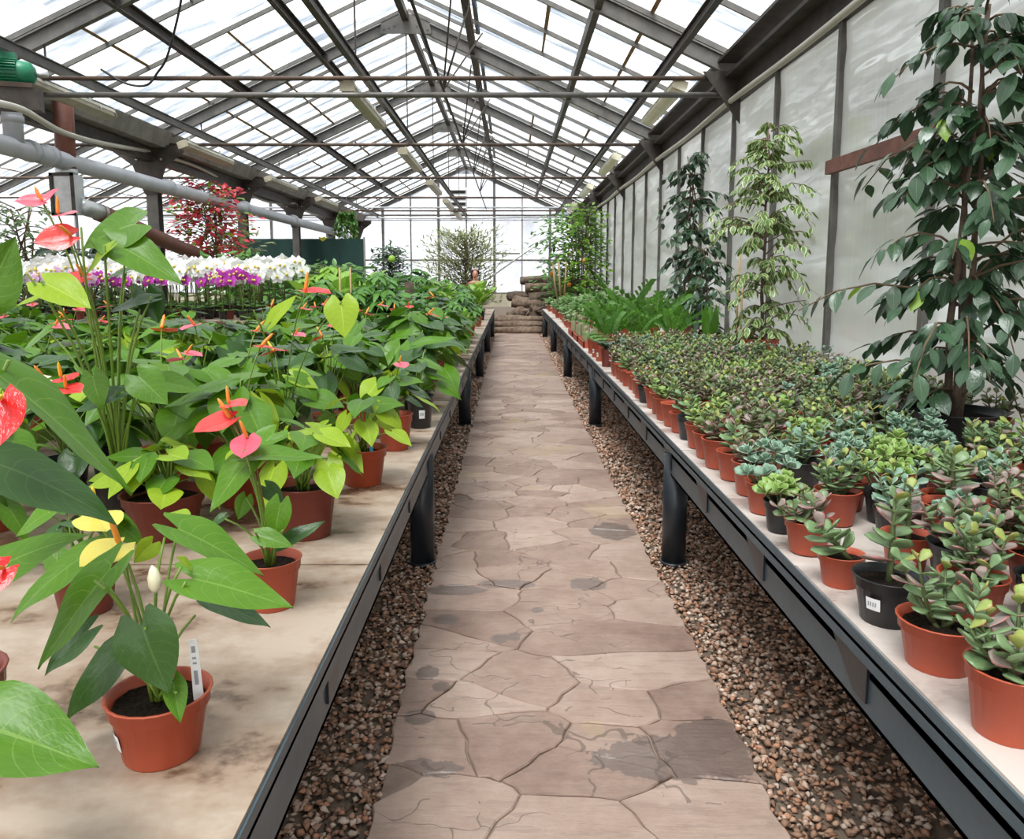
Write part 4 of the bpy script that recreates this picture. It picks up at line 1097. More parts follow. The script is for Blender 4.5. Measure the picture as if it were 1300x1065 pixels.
# rows behind: near ones leaf by leaf, then copies of twelve plants
jp = []
kinds = [('bushy', 'dark'), ('bushy', 'grey'), ('tree', 'pink'), ('tree', 'grey'), ('bushy', 'pink'), ('tree', 'dark'), ('bushy', 'green'), ('tree', 'green'), ('rosette', 'blue'), ('rosette', 'green'), ('tree', 'blue'), ('single', 'grey')]
LAB = {'dark': 'dark green jade plant', 'grey': 'grey-green jade plant', 'pink': 'pink-tinged jade plant', 'green': 'bright green jade plant', 'blue': 'blue-green succulent'}
for k, (kd, pal) in enumerate(kinds):
    jp.append((succulent((0, 0, BZ), .078, .12, 'black_plastic' if k in (5, 8, 10) else 'terracotta', kd, pal, 400 + k, False, .13), kd, pal))
jused = [False] * len(jp)
fic = [(2.12, 3.72, .37), (2.385, 7.45, .36)]
y = 1.45; row = 0; cnt = 0; DN = {'rosette': 'rosetted', 'single': 'single-stemmed', 'tree': 'branching', 'bushy': 'dense'}
while y < 8.6:
    x = BR + .30 + (.09 if row % 2 else 0); ci = 0
    while x < 2.60:
        px, py = x + rr.uniform(-.025, .025), y + rr.uniform(-.03, .03)
        x += .185; ci += 1
        if px > .69 * py + .25: continue
        if any((px - a) ** 2 + (py - b) ** 2 < c * c for a, b, c in fic): continue
        if 2.2 < py < 3.5: k = rr.choice([8, 9, 10, 8, 10, 1, 3, 7, 11, 4])
        elif py < 2.2: k = rr.choice([1, 3, 11, 3, 2, 4])
        elif rr.random() < .08: k = rr.choice([8, 10])
        else: k = rr.choice([0, 1, 2, 3, 4, 5, 6, 0, 1, 4, 2, 7])
        kd, pal = kinds[k]
        if py < 2.9:
            bl = rr.random() < .3
            o = succulent((px, py, BZ), .078, .12, 'black_plastic' if bl else 'terracotta', kd, pal, 500 + cnt, True, rr.uniform(.11, .15))
        else:
            o = jp[k][0] if not jused[k] else copy_tree(jp[k][0]); jused[k] = True
            o.location = (px, py, BZ)
        lab = '%s %s, %s row from the camera, %s pot in from the aisle' % (DN[kd], LAB[pal], ORD[row], ORD[ci]); g = G
        o.rotation_euler = (0, 0, rr.uniform(0, 6.28)); s = rr.uniform(.9, 1.15); o.scale = (s, s, s)
        tag(o, lab, 'potted plant', g); cnt += 1
    y += .20; row += 1
for k in range(len(jp)):
    if not jused[k]:
        for ch in list(jp[k][0].children_recursive): bpy.data.objects.remove(ch)
        bpy.data.objects.remove(jp[k][0])

# ================================================================== TALL FICUS TREES on the right bench
FL = {m: [blade_mesh('leaf', blade(OVAL, .27, 0, f, d, .015, 6, 4, i), m) for i, (f, d) in enumerate(((.25, .2), (.5, .1), (.1, .35)))] for m in ('ficus_leaf', 'ficus_new', 'ficus_varieg')}
def ficus_frames(r, z0, H, crown, nbr, per, ls, low, droop, profile):
    """branches as polylines, leaf matrices along them"""
    br, lv = [], []
    for i in range(nbr):
        k = (i + .5) / nbr; z = z0 + low + (H - low) * k; az = 2.4 * i + r.uniform(-.4, .4)
        L = crown * profile(k) * r.choice([r.uniform(.25, .65), r.uniform(.6, 1.25)]); z = max(z0 + low * .6, z + r.uniform(-.16, .16))
        a = Vector((.015 * math.cos(az), .015 * math.sin(az), min(z, z0 + H))); d = Vector((math.cos(az), math.sin(az), 0))
        b = a + d * L * .55 + Vector((0, 0, L * r.uniform(.15, .75))); c = a + d * L + Vector((0, 0, L * r.uniform(-.35, .25) - droop * L))
        br.append((a, b, c))
        for q in range(per):
            f = .12 + .88 * (q + r.uniform(.1, .9)) / per
            pt = a * (1 - f) ** 2 + b * 2 * f * (1 - f) + c * f * f
            s = 1 if q % 2 else -1; az2 = az + s * r.uniform(.3, 1.3)
            dd = Vector((math.cos(az2), math.sin(az2), r.uniform(-1.5, -.15))).normalized()
            pt = pt + Vector((math.cos(az2), math.sin(az2), -.2)) * ls * .25
            ll = ls * r.uniform(.7, 1.25)
            lv.append(Matrix.Translation(pt) @ frame(dd, (math.cos(az2) * .8 + r.uniform(-.5, .5), math.sin(az2) * .8 + r.uniform(-.5, .5), .8)) @ Matrix.Diagonal((ll, ll, ll, 1)))
    return br, lv
def ficus(loc, label, pot, H, crown, nbr, per, ls, low, mats, trunkr, seed, profile, droop=.15, nmax=300, group=None, rot=0.0, trunks=1, wob=.03):
    r = random.Random(seed); t = thing('ficus_tree', loc, rot); tag(t, label, 'potted tree', group)
    R, h, pm = pot; add_pot(t, R, h, pm)
    br, lv = ficus_frames(r, h * .8, H, crown, nbr, per, ls, low, droop, profile)
    for q in range(trunks):
        a = 2 * PI * q / trunks; o = .035 if trunks > 1 else 0
        pts = [(o * math.cos(a + 3 * k / 8) + wob * math.sin(2.1 * k + q) * .4, o * math.sin(a + 3 * k / 8) + wob * math.cos(1.7 * k + q) * .4, h * .75 + (H) * k / 8) for k in range(9)]
        MB().tube(pts, [trunkr * (1 - .085 * k) for k in range(9)], 8).build('trunk', 'bark_dark', t, True)
    b = MB()
    for a, m, c in br: b.tube(bez(a, m, c, 4), [.007, .006, .005, .004, .0025], 5)
    b.build('branches', 'twig', t, True, 'stuff')
    r.shuffle(lv)
    for i, m in enumerate(lv[:nmax]): obj('leaf', FL[mats[1] if (len(mats) > 1 and r.random() < .06) else mats[0]][i % 3], t, mat=m)
    if len(lv) > nmax:
        f = MB(); part = blade(OVAL, .27, 0, .25, .2, .015, 5, 4, 2)
        for m in lv[nmax:]: f.xadd(part, m)
        f.build('foliage', mats[0], t, True, 'stuff')
    return t
ficus((2.12, 3.72, BZ), 'big dark-leaved ficus in a large black pot at the right edge', (.225, .22, 'black_plastic'), 1.88, .86, 84, 13, .118, .10, ['ficus_leaf', 'ficus_new'], .020, 11,
      lambda k: .80 - .62 * max(0, k - .25) ** .9 - .5 * max(0, .15 - k), .12, 300, trunks=3)
ficus((2.385, 7.50, BZ), 'variegated weeping fig with cream-edged leaves in a large terracotta pot', (.175, .26, 'terracotta'), 2.0, .62, 84, 15, .088, .08, ['ficus_varieg'], .020, 12,
      lambda k: .80 if k < .62 else .80 - 1.45 * (k - .62), .05, 300)
ficus((2.36, 10.5, BZ), 'tall dark weeping fig with bare lower stems against the right wall', (.18, .26, 'terracotta_dark'), 2.2, .62, 58, 14, .11, .35, ['ficus_leaf'], .018, 13,
      lambda k: .75 - .5 * abs(k - .5), .25, 0, trunks=3, wob=.08)
ficus((2.30, 9.3, BZ), 'smaller dark fig standing in front of the tall weeping fig', (.16, .22, 'black_plastic'), 1.0, .45, 34, 12, .10, .1, ['ficus_leaf'], .014, 14,
      lambda k: .8 - .4 * abs(k - .4), .25, 0, trunks=2, wob=.06)
# bamboo stake and snake plant next to the variegated fig
t = thing('bamboo_stake', (2.40, 8.35, BZ)); tag(t, 'thin bamboo canes standing left of the variegated fig', 'stake')
MB().tube([(0, 0, 0), (.0, .02, .55), (.01, .02, 1.1)], .012, 7).build('cane', 'bamboo', t, True); MB().tube([(.05, 0, 0), (.045, .02, .4), (.05, .02, .85)], .012, 7).build('cane', 'bamboo', t, True)
add_pot(t, .10, .14, 'terracotta_dark')
t = thing('snake_plant', (2.2, 8.7, BZ)); tag(t, 'snake plant with stiff upright leaves by the bamboo canes', 'potted plant')
add_pot(t, .09, .13, 'terracotta')
for k in range(5):
    a = 1.3 * k; m = Matrix.Translation((.03 * math.cos(a), .03 * math.sin(a), .11)) @ frame((.15 * math.cos(a), .15 * math.sin(a), 1), (math.cos(a), math.sin(a), 0)) @ Matrix.Diagonal((.45, .35, .45, 1))
    obj('leaf', blade_mesh('leaf', blade(LANCE, .18, 0, .3, .0, .01, 6, 4, k), 'zz_leaf'), t, mat=m)

# ================================================================== ZZ PLANTS, broad fronds
def frond_part(r, L, npair, ll, wd, arch):
    b = MB(); pts = [Vector((L * f * (.25 + .35 * f * arch), 0, L * f * (1 - .22 * f * arch))) for f in [i / 8 for i in range(9)]]
    b.tube(pts, [.009 - .0008 * i for i in range(9)], 5)
    part = blade(OVAL, wd, 0, .2, .1, .01, 5, 4, 1)
    for k in range(npair):
        f = .22 + .78 * k / (npair - 1); i = min(7, int(f * 8)); p = pts[i].lerp(pts[i + 1], f * 8 - i); tdir = (pts[i + 1] - pts[i]).normalized()
        for sg in (-1, 1):
            d = Vector((0, sg, 0)) * .85 + tdir * .7; s = ll * (1.15 - .5 * abs(f - .45)) * r.uniform(.9, 1.1)
            b.xadd(part, Matrix.Translation(p) @ frame(d, Vector((1, 0, .3))) @ Matrix.Diagonal((s, s, s, 1)))
    return b
zr = random.Random(3)
FRONDS = [frond_part(zr, 1.0, 8, .17, .25, a).mesh('frond', mm) for a, mm in ((1.0, 'zz_leaf'), (1.4, 'bush_mid'), (.6, 'zz_leaf'), (1.8, 'zz_leaf'))]
def zz(loc, label, n, L, pot, group=None, seed=0):
    r = random.Random(seed); t = thing('zz_plant', loc, r.uniform(0, 6)); tag(t, label, 'potted plant', group); add_pot(t, *pot)
    for k in range(n):
        a = 2.4 * k; l = L * r.uniform(.65, 1.1)
        obj('frond', FRONDS[k % 4], t, mat=Matrix.Translation((.03 * math.cos(a), .03 * math.sin(a), pot[1] * .8)) @ Matrix.Rotation(a, 4, 'Z') @ Matrix.Diagonal((l, l, l, 1)))
    return t
zz((1.55, 10.6, BZ), 'tall zz plant with two high feathery fronds, left of the figs', 8, .78, (.12, .18, 'terracotta'), None, 1)
zz((1.75, 9.5, BZ), 'zz plant with dark toothed frond standing upright near the figs', 8, .72, (.12, .18, 'terracotta'), None, 2)
k = 0; ZL = ['nearest', 'second', 'third', 'fourth', 'fifth', 'sixth', 'seventh', 'eighth', 'ninth', 'tenth', 'eleventh', 'twelfth', 'thirteenth', 'farthest']
for x, y in sorted(((1.12, 8.9), (1.15, 9.5), (1.45, 9.0), (1.35, 9.9), (1.2, 10.4), (1.85, 8.95), (2.1, 9.9), (1.75, 10.2), (1.5, 11.4), (1.9, 11.2), (1.3, 11.1), (1.75, 12.0), (2.2, 12.05), (1.45, 12.4)), key=lambda q: q[1]):
    zz((x, y, BZ), '%s zz plant of the glossy clump midway along the right bench' % ZL[k], 10, .46, (.09, .15, 'terracotta'), 'zz plants midway along the right bench', 20 + k); k += 1
# ---- slim red pots with seedlings at the bench front
for i, y in enumerate((7.45, 7.95, 8.35, 8.75)):
    t = thing('seedling_pot', (BR + .07, y, BZ)); tag(t, '%s leafy seedling in a slim tall red pot at bench front' % ['nearest', 'second', 'third', 'farthest'][i], 'potted plant', 'slim red pots')
    add_pot(t, .055, .17, 'terracotta_dark' if i == 0 else 'terracotta', (-2.4, .4) if i in (1, 2) else None)
    for k in range(9):
        a = 2.4 * k; d = Vector((math.cos(a), math.sin(a), .9 - .1 * k)); L = .16
        obj('leaf', FL['ficus_leaf'][k % 3] if i == 0 else blade_mesh('leaf', blade(LANCE, .2, 0, .3, .25, .01, 5, 4, k), 'zz_leaf'), t, mat=Matrix.Translation((0, 0, .15 + .01 * k)) @ frame(d) @ Matrix.Diagonal((L, L, L, 1)))
# ---- cacti in red trays
cac = [MB() for _ in range(3)]
for q, c in enumerate(cac):
    n = 9; vs = []; fs = []; H = (.19, .25, .14)[q]; ks = 7
    for i in range(ks):
        f = i / (ks - 1); rad = (.022, .018, .025)[q] * math.sqrt(max(.02, 1 - max(0, (f - .75) / .25) ** 2))
        for j in range(2 * n):
            rr_ = rad * (1 if j % 2 else .80); a = PI * j / n; vs.append((rr_ * math.cos(a), rr_ * math.sin(a), H * f))
    m = 2 * n; fs = [(i * m + j, i * m + (j + 1) % m, (i + 1) * m + (j + 1) % m, (i + 1) * m + j) for i in range(ks - 1) for j in range(m)] + [tuple((ks - 1) * m + j for j in range(m))]
    c.add(vs, fs, [((i // m) / ks, (i % m) / m) for i in range(len(vs))])
cac = [c.mesh('cactus_body', 'cactus_skin', False) for c in cac]
for i, y in enumerate((9.75, 10.65, 11.55)):
    t = thing('seed_tray', (BR + .14, y, BZ)); tag(t, '%s shallow red tray holding a cluster of column cacti' % ['nearest', 'middle', 'farthest'][i], 'tray', 'cactus trays')
    b = MB(); b.box(-.10, -.34, 0, .10, .34, .012)
    for x0, y0, x1, y1 in ((-.11, -.35, -.095, .35), (.095, -.35, .11, .35), (-.11, -.35, .11, -.335), (-.11, .335, .11, .35)): b.box(x0, y0, 0, x1, y1, .08)
    b.build('tray_body', 'terracotta', t)
    MB().box(-.094, -.334, .012, .094, .334, .06).build('soil', 'soil', t)
    for q in range(6):
        o = obj('column_cactus', cac[(q * 2 + i) % 3]); o.location = (BR + .14 + (-.05 if q % 2 else .05), y - .27 + .108 * q, BZ + .06); o.rotation_euler = (0, 0, q)
        tag(o, 'small ribbed column cactus, %s along the %s red tray' % (ORD[q], ['nearest', 'middle', 'farthest'][i]), 'cactus', 'cacti in the %s tray' % ['nearest', 'middle', 'farthest'][i])

# ================================================================== BUSHY FOLIAGE PLANTS
def bush_mesh(r, H, spread, nst, per, ls, wd, mat, tab, up=.3, stemmat='petiole', whorl=0, sr=.005):
    st = MB(); f = MB(); part = blade(tab, wd, 0, .25, .22, .015, 5, 4, 1)
    for s in range(nst):
        a = 2.4 * s + r.uniform(-.3, .3); rad = spread * math.sqrt((s + .4) / nst) * .8; hh = H * r.uniform(.6, 1.05) * (1 - .3 * (s / nst))
        p0 = Vector((.02 * math.cos(a), .02 * math.sin(a), 0)); p2 = Vector((rad * math.cos(a), rad * math.sin(a), hh)); p1 = Vector((rad * .4 * math.cos(a), rad * .4 * math.sin(a), hh * .65))
        st.tube(bez(p0, p1, p2, 4), [sr, sr * .9, sr * .8, sr * .6, sr * .4], 5)
        for k in range(per):
            fq = .30 + .70 * (k + r.random() * .6) / per; pt = p0 * (1 - fq) ** 2 + p1 * 2 * fq * (1 - fq) + p2 * fq * fq
            az = 2.4 * k + a
            if whorl:
                c = pt + Vector((math.cos(az), math.sin(az), .5)) * ls * .5
                for q in range(whorl):
                    az2 = 2 * PI * q / whorl; d = Vector((math.cos(az2), math.sin(az2), -.35 + r.uniform(-.2, .2)))
                    f.xadd(part, Matrix.Translation(c) @ frame(d) @ Matrix.Diagonal((ls, ls, ls, 1)))
            else:
                d = Vector((math.cos(az), math.sin(az), up + r.uniform(-.6, .4))); l = ls * r.uniform(.7, 1.2)
                f.xadd(part, Matrix.Translation(pt) @ frame(d, (r.uniform(-.4, .4), r.uniform(-.7, .3), 1)) @ Matrix.Diagonal((l, l, l, 1)))
    return st.mesh('stems', stemmat), f.mesh('foliage', mat)
br_ = random.Random(9)
BUSH = {
    'broad': bush_mesh(br_, .55, .26, 9, 7, .17, .27, 'bush_mid', OVAL),
    'umbrella': bush_mesh(br_, .62, .28, 7, 5, .13, .20, 'bush_light', OVAL, whorl=7),
    'umbrella_mid': bush_mesh(br_, .60, .28, 7, 5, .14, .18, 'bush_mid', LANCE, whorl=7),
    'dark': bush_mesh(br_, .60, .24, 8, 8, .16, .30, 'bush_dark', OVAL),
    'lance': bush_mesh(br_, .50, .26, 14, 4, .28, .16, 'bush_light', LANCE, up=.9),
    'varieg': bush_mesh(br_, .50, .25, 9, 7, .17, .26, 'bush_varieg', OVAL),
    'small': bush_mesh(br_, .20, .14, 12, 7, .07, .30, 'bush_varieg', OVAL),
    'fine': bush_mesh(br_, .24, .16, 14, 9, .05, .36, 'bush_mid', OVAL)}
def bush(loc, kind, label, pot, group=None, s=1.0, name='foliage_plant'):
    t = thing(name, loc, br_.uniform(0, 6.28)); tag(t, label, 'potted plant', group)
    add_pot(t, *pot); st, fo = BUSH[kind]; m = Matrix.Translation((0, 0, pot[1] * .78)) @ Matrix.Diagonal((s, s, s, 1))
    obj('stems', st, t, 'stuff', m); obj('foliage', fo, t, 'stuff', m); return t
G2 = 'foliage plants at the far half of the left bench'
named = [(-.62, 8.75, 'umbrella_mid', 'glossy umbrella plant in a square-shouldered blue-grey pot with white labels', (.095, .16, 'blue_plastic', (-1.3, .45)), .85),
         (-.60, 9.35, 'lance', 'plant with narrow hanging leaves in a black pot with white label', (.09, .15, 'black_plastic', (-1.2, .45)), .7),
         (-.60, 10.0, 'umbrella_mid', 'dense umbrella plant in the nearest dark red pot of the far bench', (.10, .17, 'terracotta_dark', (-1.2, .45)), .95),
         (-.62, 10.75, 'umbrella_mid', 'dense umbrella plant in the second dark red pot of the far bench', (.10, .18, 'terracotta'), 1.0),
         (-.60, 11.4, 'broad', 'broad-leaved plant in a tall terracotta pot at the bench edge', (.10, .2, 'terracotta'), .9),
         (-.60, 13.6, 'fine', 'low round-leaved plant in a terracotta pot near the far bench end', (.12, .16, 'terracotta'), 1.2),
         (-.60, 15.6, 'lance', 'arching lance-leaved plant in a black pot near the bench end', (.11, .22, 'black_plastic'), 1.0),
         (-.75, 17.6, 'lance', 'yellow-green arching plant at the very end of the left bench', (.11, .2, 'black_plastic'), 1.1)]
for x, y, k, lab, pot, s in named: bush((x, y, BZ), k, lab, pot, None, s)
LB = {'broad': 'mid-green broad-leaved', 'umbrella': 'lime green umbrella-leaved', 'umbrella_mid': 'dark green umbrella-leaved', 'dark': 'very dark glossy', 'lance': 'long lance-leaved', 'varieg': 'silver-variegated'}
r = random.Random(31); y = 8.7; rw = 0
while y < 20.6:
    x = -1.05; cl = 0
    while x > -2.5:
        cl += 1
        k = r.choice(['broad', 'umbrella', 'umbrella_mid', 'dark', 'varieg', 'lance', 'umbrella_mid', 'broad'])
        px, py = x + r.uniform(-.1, .1), y + r.uniform(-.12, .12); s = r.uniform(.8, 1.05) * (1.15 + .55 * min(1, (-px - .8) / 1.5))
        bush((px, py, BZ), k, '%s plant, %s row of the far thicket, %s in from the aisle' % (LB[k], ORD[rw], ORD[cl]), (.10, .17, r.choice(['terracotta', 'terracotta_dark', 'black_plastic'])), 'thicket plants on the far left bench', s)
        x -= .52
    y += .62 if y < 13 else .95
    rw += 1
# far end of the right bench: small pots in rows
y = 12.6; r = random.Random(32); rw = 0
while y < 20.7:
    for j, x in enumerate((1.02, 1.36, 1.72, 2.1)):
        k = 'small' if r.random() < .65 else 'fine'
        bush((x + r.uniform(-.03, .03), y + r.uniform(-.1, .1), BZ), k, '%s small plant, %s row at the far right bench end, %s from the aisle' % ('pale variegated' if k == 'small' else 'fine green', ORD[rw], ORD[j]), (.085, .13, 'terracotta'), 'small plants at the far right bench end', 1.05 + .25 * j)
    y += .62; rw += 1
# yellow-flowered and limes: two single plants above the thicket
t = bush((-2.25, 9.9, BZ), 'umbrella', 'tallest lime green umbrella plant with one yellow bloom at its top', (.12, .2, 'terracotta_dark'), None, 1.65)
yb = MB(); part = blade(OVAL, .35, 0, .3, .1, 0, 4, 4, 1)
for q in range(6): yb.xadd(part, Matrix.Translation((.05, -.05, 1.28)) @ frame((math.cos(q), math.sin(q), .9)) @ Matrix.Diagonal((.09, .09, .09, 1)))
yb.build('bloom', 'petal_lip', t, True)
t = bush((-1.72, 10.7, BZ), 'dark', 'small citrus with one round green fruit above the thicket', (.11, .18, 'terracotta'), None, 1.35, 'lime_tree')
MB().lathe([(0, -.048), (.026, -.042), (.045, -.02), (.048, .003), (.038, .03), (.02, .044), (0, .048)], 14, (.0, -.25, 1.08)).build('fruit', 'lime_fruit', t, True)
t = bush((-1.85, 8.9, BZ), 'dark', 'rubber plant with dark round leaves on stakes in the thicket', (.11, .18, 'black_plastic'), None, 1.15, 'rubber_plant')
for q in (-.06, .06): MB().tube([(q, 0, .1), (q, .01, .95)], .011, 6).build('stake', 'bamboo', t, True)
t = thing('wood_stake', (-1.3, 10.2, BZ)); tag(t, 'rough brown board upright among the far left bench plants', 'stake')
MB().box(-.06, -.015, 0, .06, .015, .78).build('board', 'bark_dark', t); MB().box(-.10, -.03, 0, .10, .03, .02).build('foot', 'plank_rust', t)

# ================================================================== ORCHIDS
def orchid_flower(mat):
    b = MB(); part = blade(OVAL, .42, 0, .15, .05, 0, 4, 4, 1)
    for q in range(5):
        a = PI / 2 + 2 * PI * q / 5; b.xadd(part, Matrix.Translation((0, 0, 0)) @ frame((math.cos(a) * .98, .12, math.sin(a)), (0, -1, 0)) @ Matrix.Diagonal((.055, .07 if q in (1, 4) else .05, .055, 1)))
    b.lathe([(0, 0), (.010, .004), (.012, .012), (.004, .02)], 8, (0, -.012, -.01), 1)
    return b.mesh('blossom', [mat, 'petal_lip'])
OF = {m: orchid_flower(m) for m in ('petal_white', 'petal_purple', 'petal_mauve')}
OLEAF = blade_mesh('leaf', blade(OVAL, .22, 0, .3, .3, .01, 6, 4, 3), 'bush_mid')
def orchid(loc, mat, seed):
    r = random.Random(seed); t = thing('orchid', loc, r.uniform(-.4, .4)); add_pot(t, .06, .12, 'terracotta_dark' if r.random() < .5 else 'black_plastic')
    hh = r.uniform(.50, .62)
    MB().tube([(.01, 0, .10), (.012, 0, hh * .95)], .006, 5).build('stake', 'jade_stem_brown', t, True)
    for q in range(4):
        a = 1.6 * q; obj('leaf', OLEAF, t, mat=Matrix.Translation((0, 0, .11)) @ frame((math.cos(a), math.sin(a), .45)) @ Matrix.Diagonal((.16, .16, .16, 1)))
    for br in range(2):
        sg = 1 if br else -1; top = Vector((sg * .10, -.03, hh)); end = Vector((sg * .22, -.08, hh - .10))
        pts = bez((0, 0, .11), (sg * .02, 0, hh * 1.15), top, 4) + bez(top, top + Vector((sg * .07, -.02, .02)), end, 3)[1:]
        MB().tube(pts, .004, 5).build('spike', 'petiole', t, True)
        for k in range(6):
            f = k / 5; p = Vector((sg * .02, 0, hh * 1.0)).lerp(end, f) + Vector((r.uniform(-.03, .03), -.03 - r.uniform(0, .04), r.uniform(-.035, .045)))
            s = r.uniform(1.15, 1.55); obj('blossom', OF[mat], t, mat=Matrix.Translation(p) @ Matrix.Rotation(r.uniform(-.6, .6), 4, 'Z') @ Matrix.Rotation(r.uniform(-.3, .3), 4, 'X') @ Matrix.Diagonal((s, s, s, 1)))
    return t
op = {m: orchid((0, 0, 1.13), m, 60 + i) for i, m in enumerate(OF)}
oused = set(); r = random.Random(77)
CN = {'petal_white': 'white', 'petal_purple': 'purple', 'petal_mauve': 'pale mauve'}
for yy in range(6):
    for xx in range(13):
        x = -5.82 + .245 * xx + r.uniform(-.04, .04); y = 8.5 + .32 * yy + r.uniform(-.04, .04)
        m = 'petal_purple' if (yy == 0 and (xx in (1, 2, 6, 8, 9, 11, 12))) else ('petal_mauve' if r.random() < (.25 if xx < 6 else .05) else 'petal_white')
        o = op[m] if m not in oused else copy_tree(op[m]); oused.add(m)
        o.location = (x, y, 1.13); s = (r.uniform(.98, 1.1) * (1.0 + .03 * yy)) if m == 'petal_white' else r.uniform(.78, .86); o.scale = (s, s, s); o.rotation_euler = (0, 0, r.uniform(-.5, .5))
        tag(o, '%s moth orchid, %s row on the raised table, %s from the left' % (CN[m], ORD[yy], ORD[xx]), 'orchid', 'moth orchids on the raised table')

# ================================================================== FREE PLANTS behind
def tree(name, loc, label, H, spread, nbr, per, ls, wd, tab, mat, trunk, tr, seed, droop=.2, low=.25, extra=None, ntrunk=1, bark='bark_dark', cat='tree', up=.2):
    r = random.Random(seed); t = thing(name, loc); tag(t, label, cat)
    for q in range(ntrunk):
        pts = [(spread * .18 * math.sin(1.3 * k + 2 * q) * k / 6 + .05 * q, spread * .18 * math.cos(1.1 * k + q) * k / 6, H * .92 * k / 6) for k in range(7)]
        MB().tube(pts, [tr * (1 - .12 * k) for k in range(7)], 7).build('trunk', bark, t, True)
    st, f, fx = MB(), MB(), MB(); part = blade(tab, wd, 0, .25, .2, .015, 4, 4, 1)
    for i in range(nbr):
        k = (i + .5) / nbr; az = 2.4 * i + r.uniform(-.4, .4); z = H * (low + (1 - low) * k); L = spread * (1.05 - .55 * abs(k - .45)) * r.uniform(.6, 1.15)
        a = Vector((0, 0, z * .93)); b = a + Vector((math.cos(az) * L * .5, math.sin(az) * L * .5, L * .35)); c = a + Vector((math.cos(az) * L, math.sin(az) * L, L * (.25 - droop)))
        st.tube(bez(a, b, c, 3), [tr * .35, tr * .28, tr * .2, tr * .1], 4)
        for q in range(per):
            fq = .2 + .8 * (q + r.random()) / per; pt = a * (1 - fq) ** 2 + b * 2 * fq * (1 - fq) + c * fq * fq + Vector([r.gauss(0, .05) for _ in range(3)])
            d = Vector((math.cos(az) + r.uniform(-1, 1), math.sin(az) + r.uniform(-1, 1), up + r.uniform(-.8, .5))); l = ls * r.uniform(.7, 1.25)
            mt = Matrix.Translation(pt) @ frame(d, (r.uniform(-.4, .4), -.4, 1)) @ Matrix.Diagonal((l, l, l, 1))
            (fx if extra and r.random() < extra[1] else f).xadd(part, mt)
    st.build('branches', bark, t, True, 'stuff'); f.build('foliage', mat, t, True, 'stuff')
    if extra: fx.build('blossom', extra[0], t, True, 'stuff')
    return t
tree('olive_tree', (-1.35, 23.6, .33), 'airy olive bush with silvery narrow leaves in front of the far gable', 2.5, 1.35, 130, 26, .17, .12, LANCE, 'olive_leaf', 1, .03, 1, -.15, .05, up=1.0, ntrunk=5, bark='twig')
t = tree('citrus_tree', (1.75, 22.6, .33), 'climbing citrus with orange fruit in the far right corner', 3.15, 1.25, 80, 17, .16, .27, OVAL, 'bush_mid', 1, .04, 2, .25, .2, ntrunk=3, bark='twig')
for q, (x, y, z) in enumerate(((-.62, -.9, 1.35), (-.15, -.95, 1.05), (.25, -1.0, 1.7))):
    MB().lathe([(0, -.06), (.04, -.05), (.06, 0), (.04, .05), (0, .06)], 12, (x, y, z)).build('fruit', 'orange_fruit', t, True)
tree('climbing_vine', (2.05, 20.2 + 1.6, 0), 'lime green climbing vine reaching the eaves at the far right', 3.7, .75, 60, 15, .14, .3, OVAL, 'bush_light', 1, .03, 3, .35, .3, ntrunk=2, bark='twig')
tree('bougainvillea', (-6.15, 16.2, 0), 'red-flowering climber growing up to the left gutter', 3.6, .95, 60, 22, .12, .36, OVAL, 'bush_light', 1, .03, 4, .2, .55, extra=('petal_red', .74), ntrunk=3)
tree('magnolia_shrub', (-6.3, 18.0, 0), 'sparse shrub with whorled narrow leaves left of the second column', 2.75, .75, 40, 14, .2, .15, LANCE, 'olive_leaf', 1, .04, 5, .0, .5, ntrunk=2)
tree('variegated_climber', (-6.9, 11.2, 0), 'pale variegated climber on canes at the left picture edge', 2.75, .8, 60, 14, .11, .3, OVAL, 'bush_varieg', 1, .03, 6, .3, .2, ntrunk=4, bark='twig')
tree('rubber_tree', (-5.6, 10.75, 0), 'dark purple-leaved rubber tree behind the left orchids', 2.05, .6, 26, 9, .24, .25, OVAL, 'bush_dark', 1, .03, 7, .2, .4, ntrunk=2)
tree('bushy_tree', (-3.9, 26.0, .33), 'round bluish-green tree in front of the far gable, left of the olive', 2.3, .65, 50, 14, .15, .26, OVAL, 'ficus_far', 1, .05, 8, .1, .45)
tree('hedge_shrub', (-3.75, 16.5, 0), 'mid-green shrub filling the gap behind the left bench', 1.9, .9, 50, 13, .17, .26, OVAL, 'bush_mid', 1, .05, 9, .1, .2)
tree('hedge_shrub', (-4.3, 13.0, 0), 'leafy shrub just behind the orchid table at its right', 1.95, .95, 50, 13, .18, .24, OVAL, 'bush_mid', 1, .05, 10, .1, .2)
tree('hedge_shrub', (-8.2, 14.0, 0), 'dark shrub in the next bay beyond the orchids', 1.9, 1.2, 50, 13, .2, .24, OVAL, 'bush_dark', 1, .05, 12, .1, .1)
tree('hedge_shrub', (-9.5, 19.0, 0), 'low pale shrub far back in the next bay', 1.9, 1.3, 50, 13, .2, .24, OVAL, 'bush_varieg', 1, .05, 15, .1, .1)
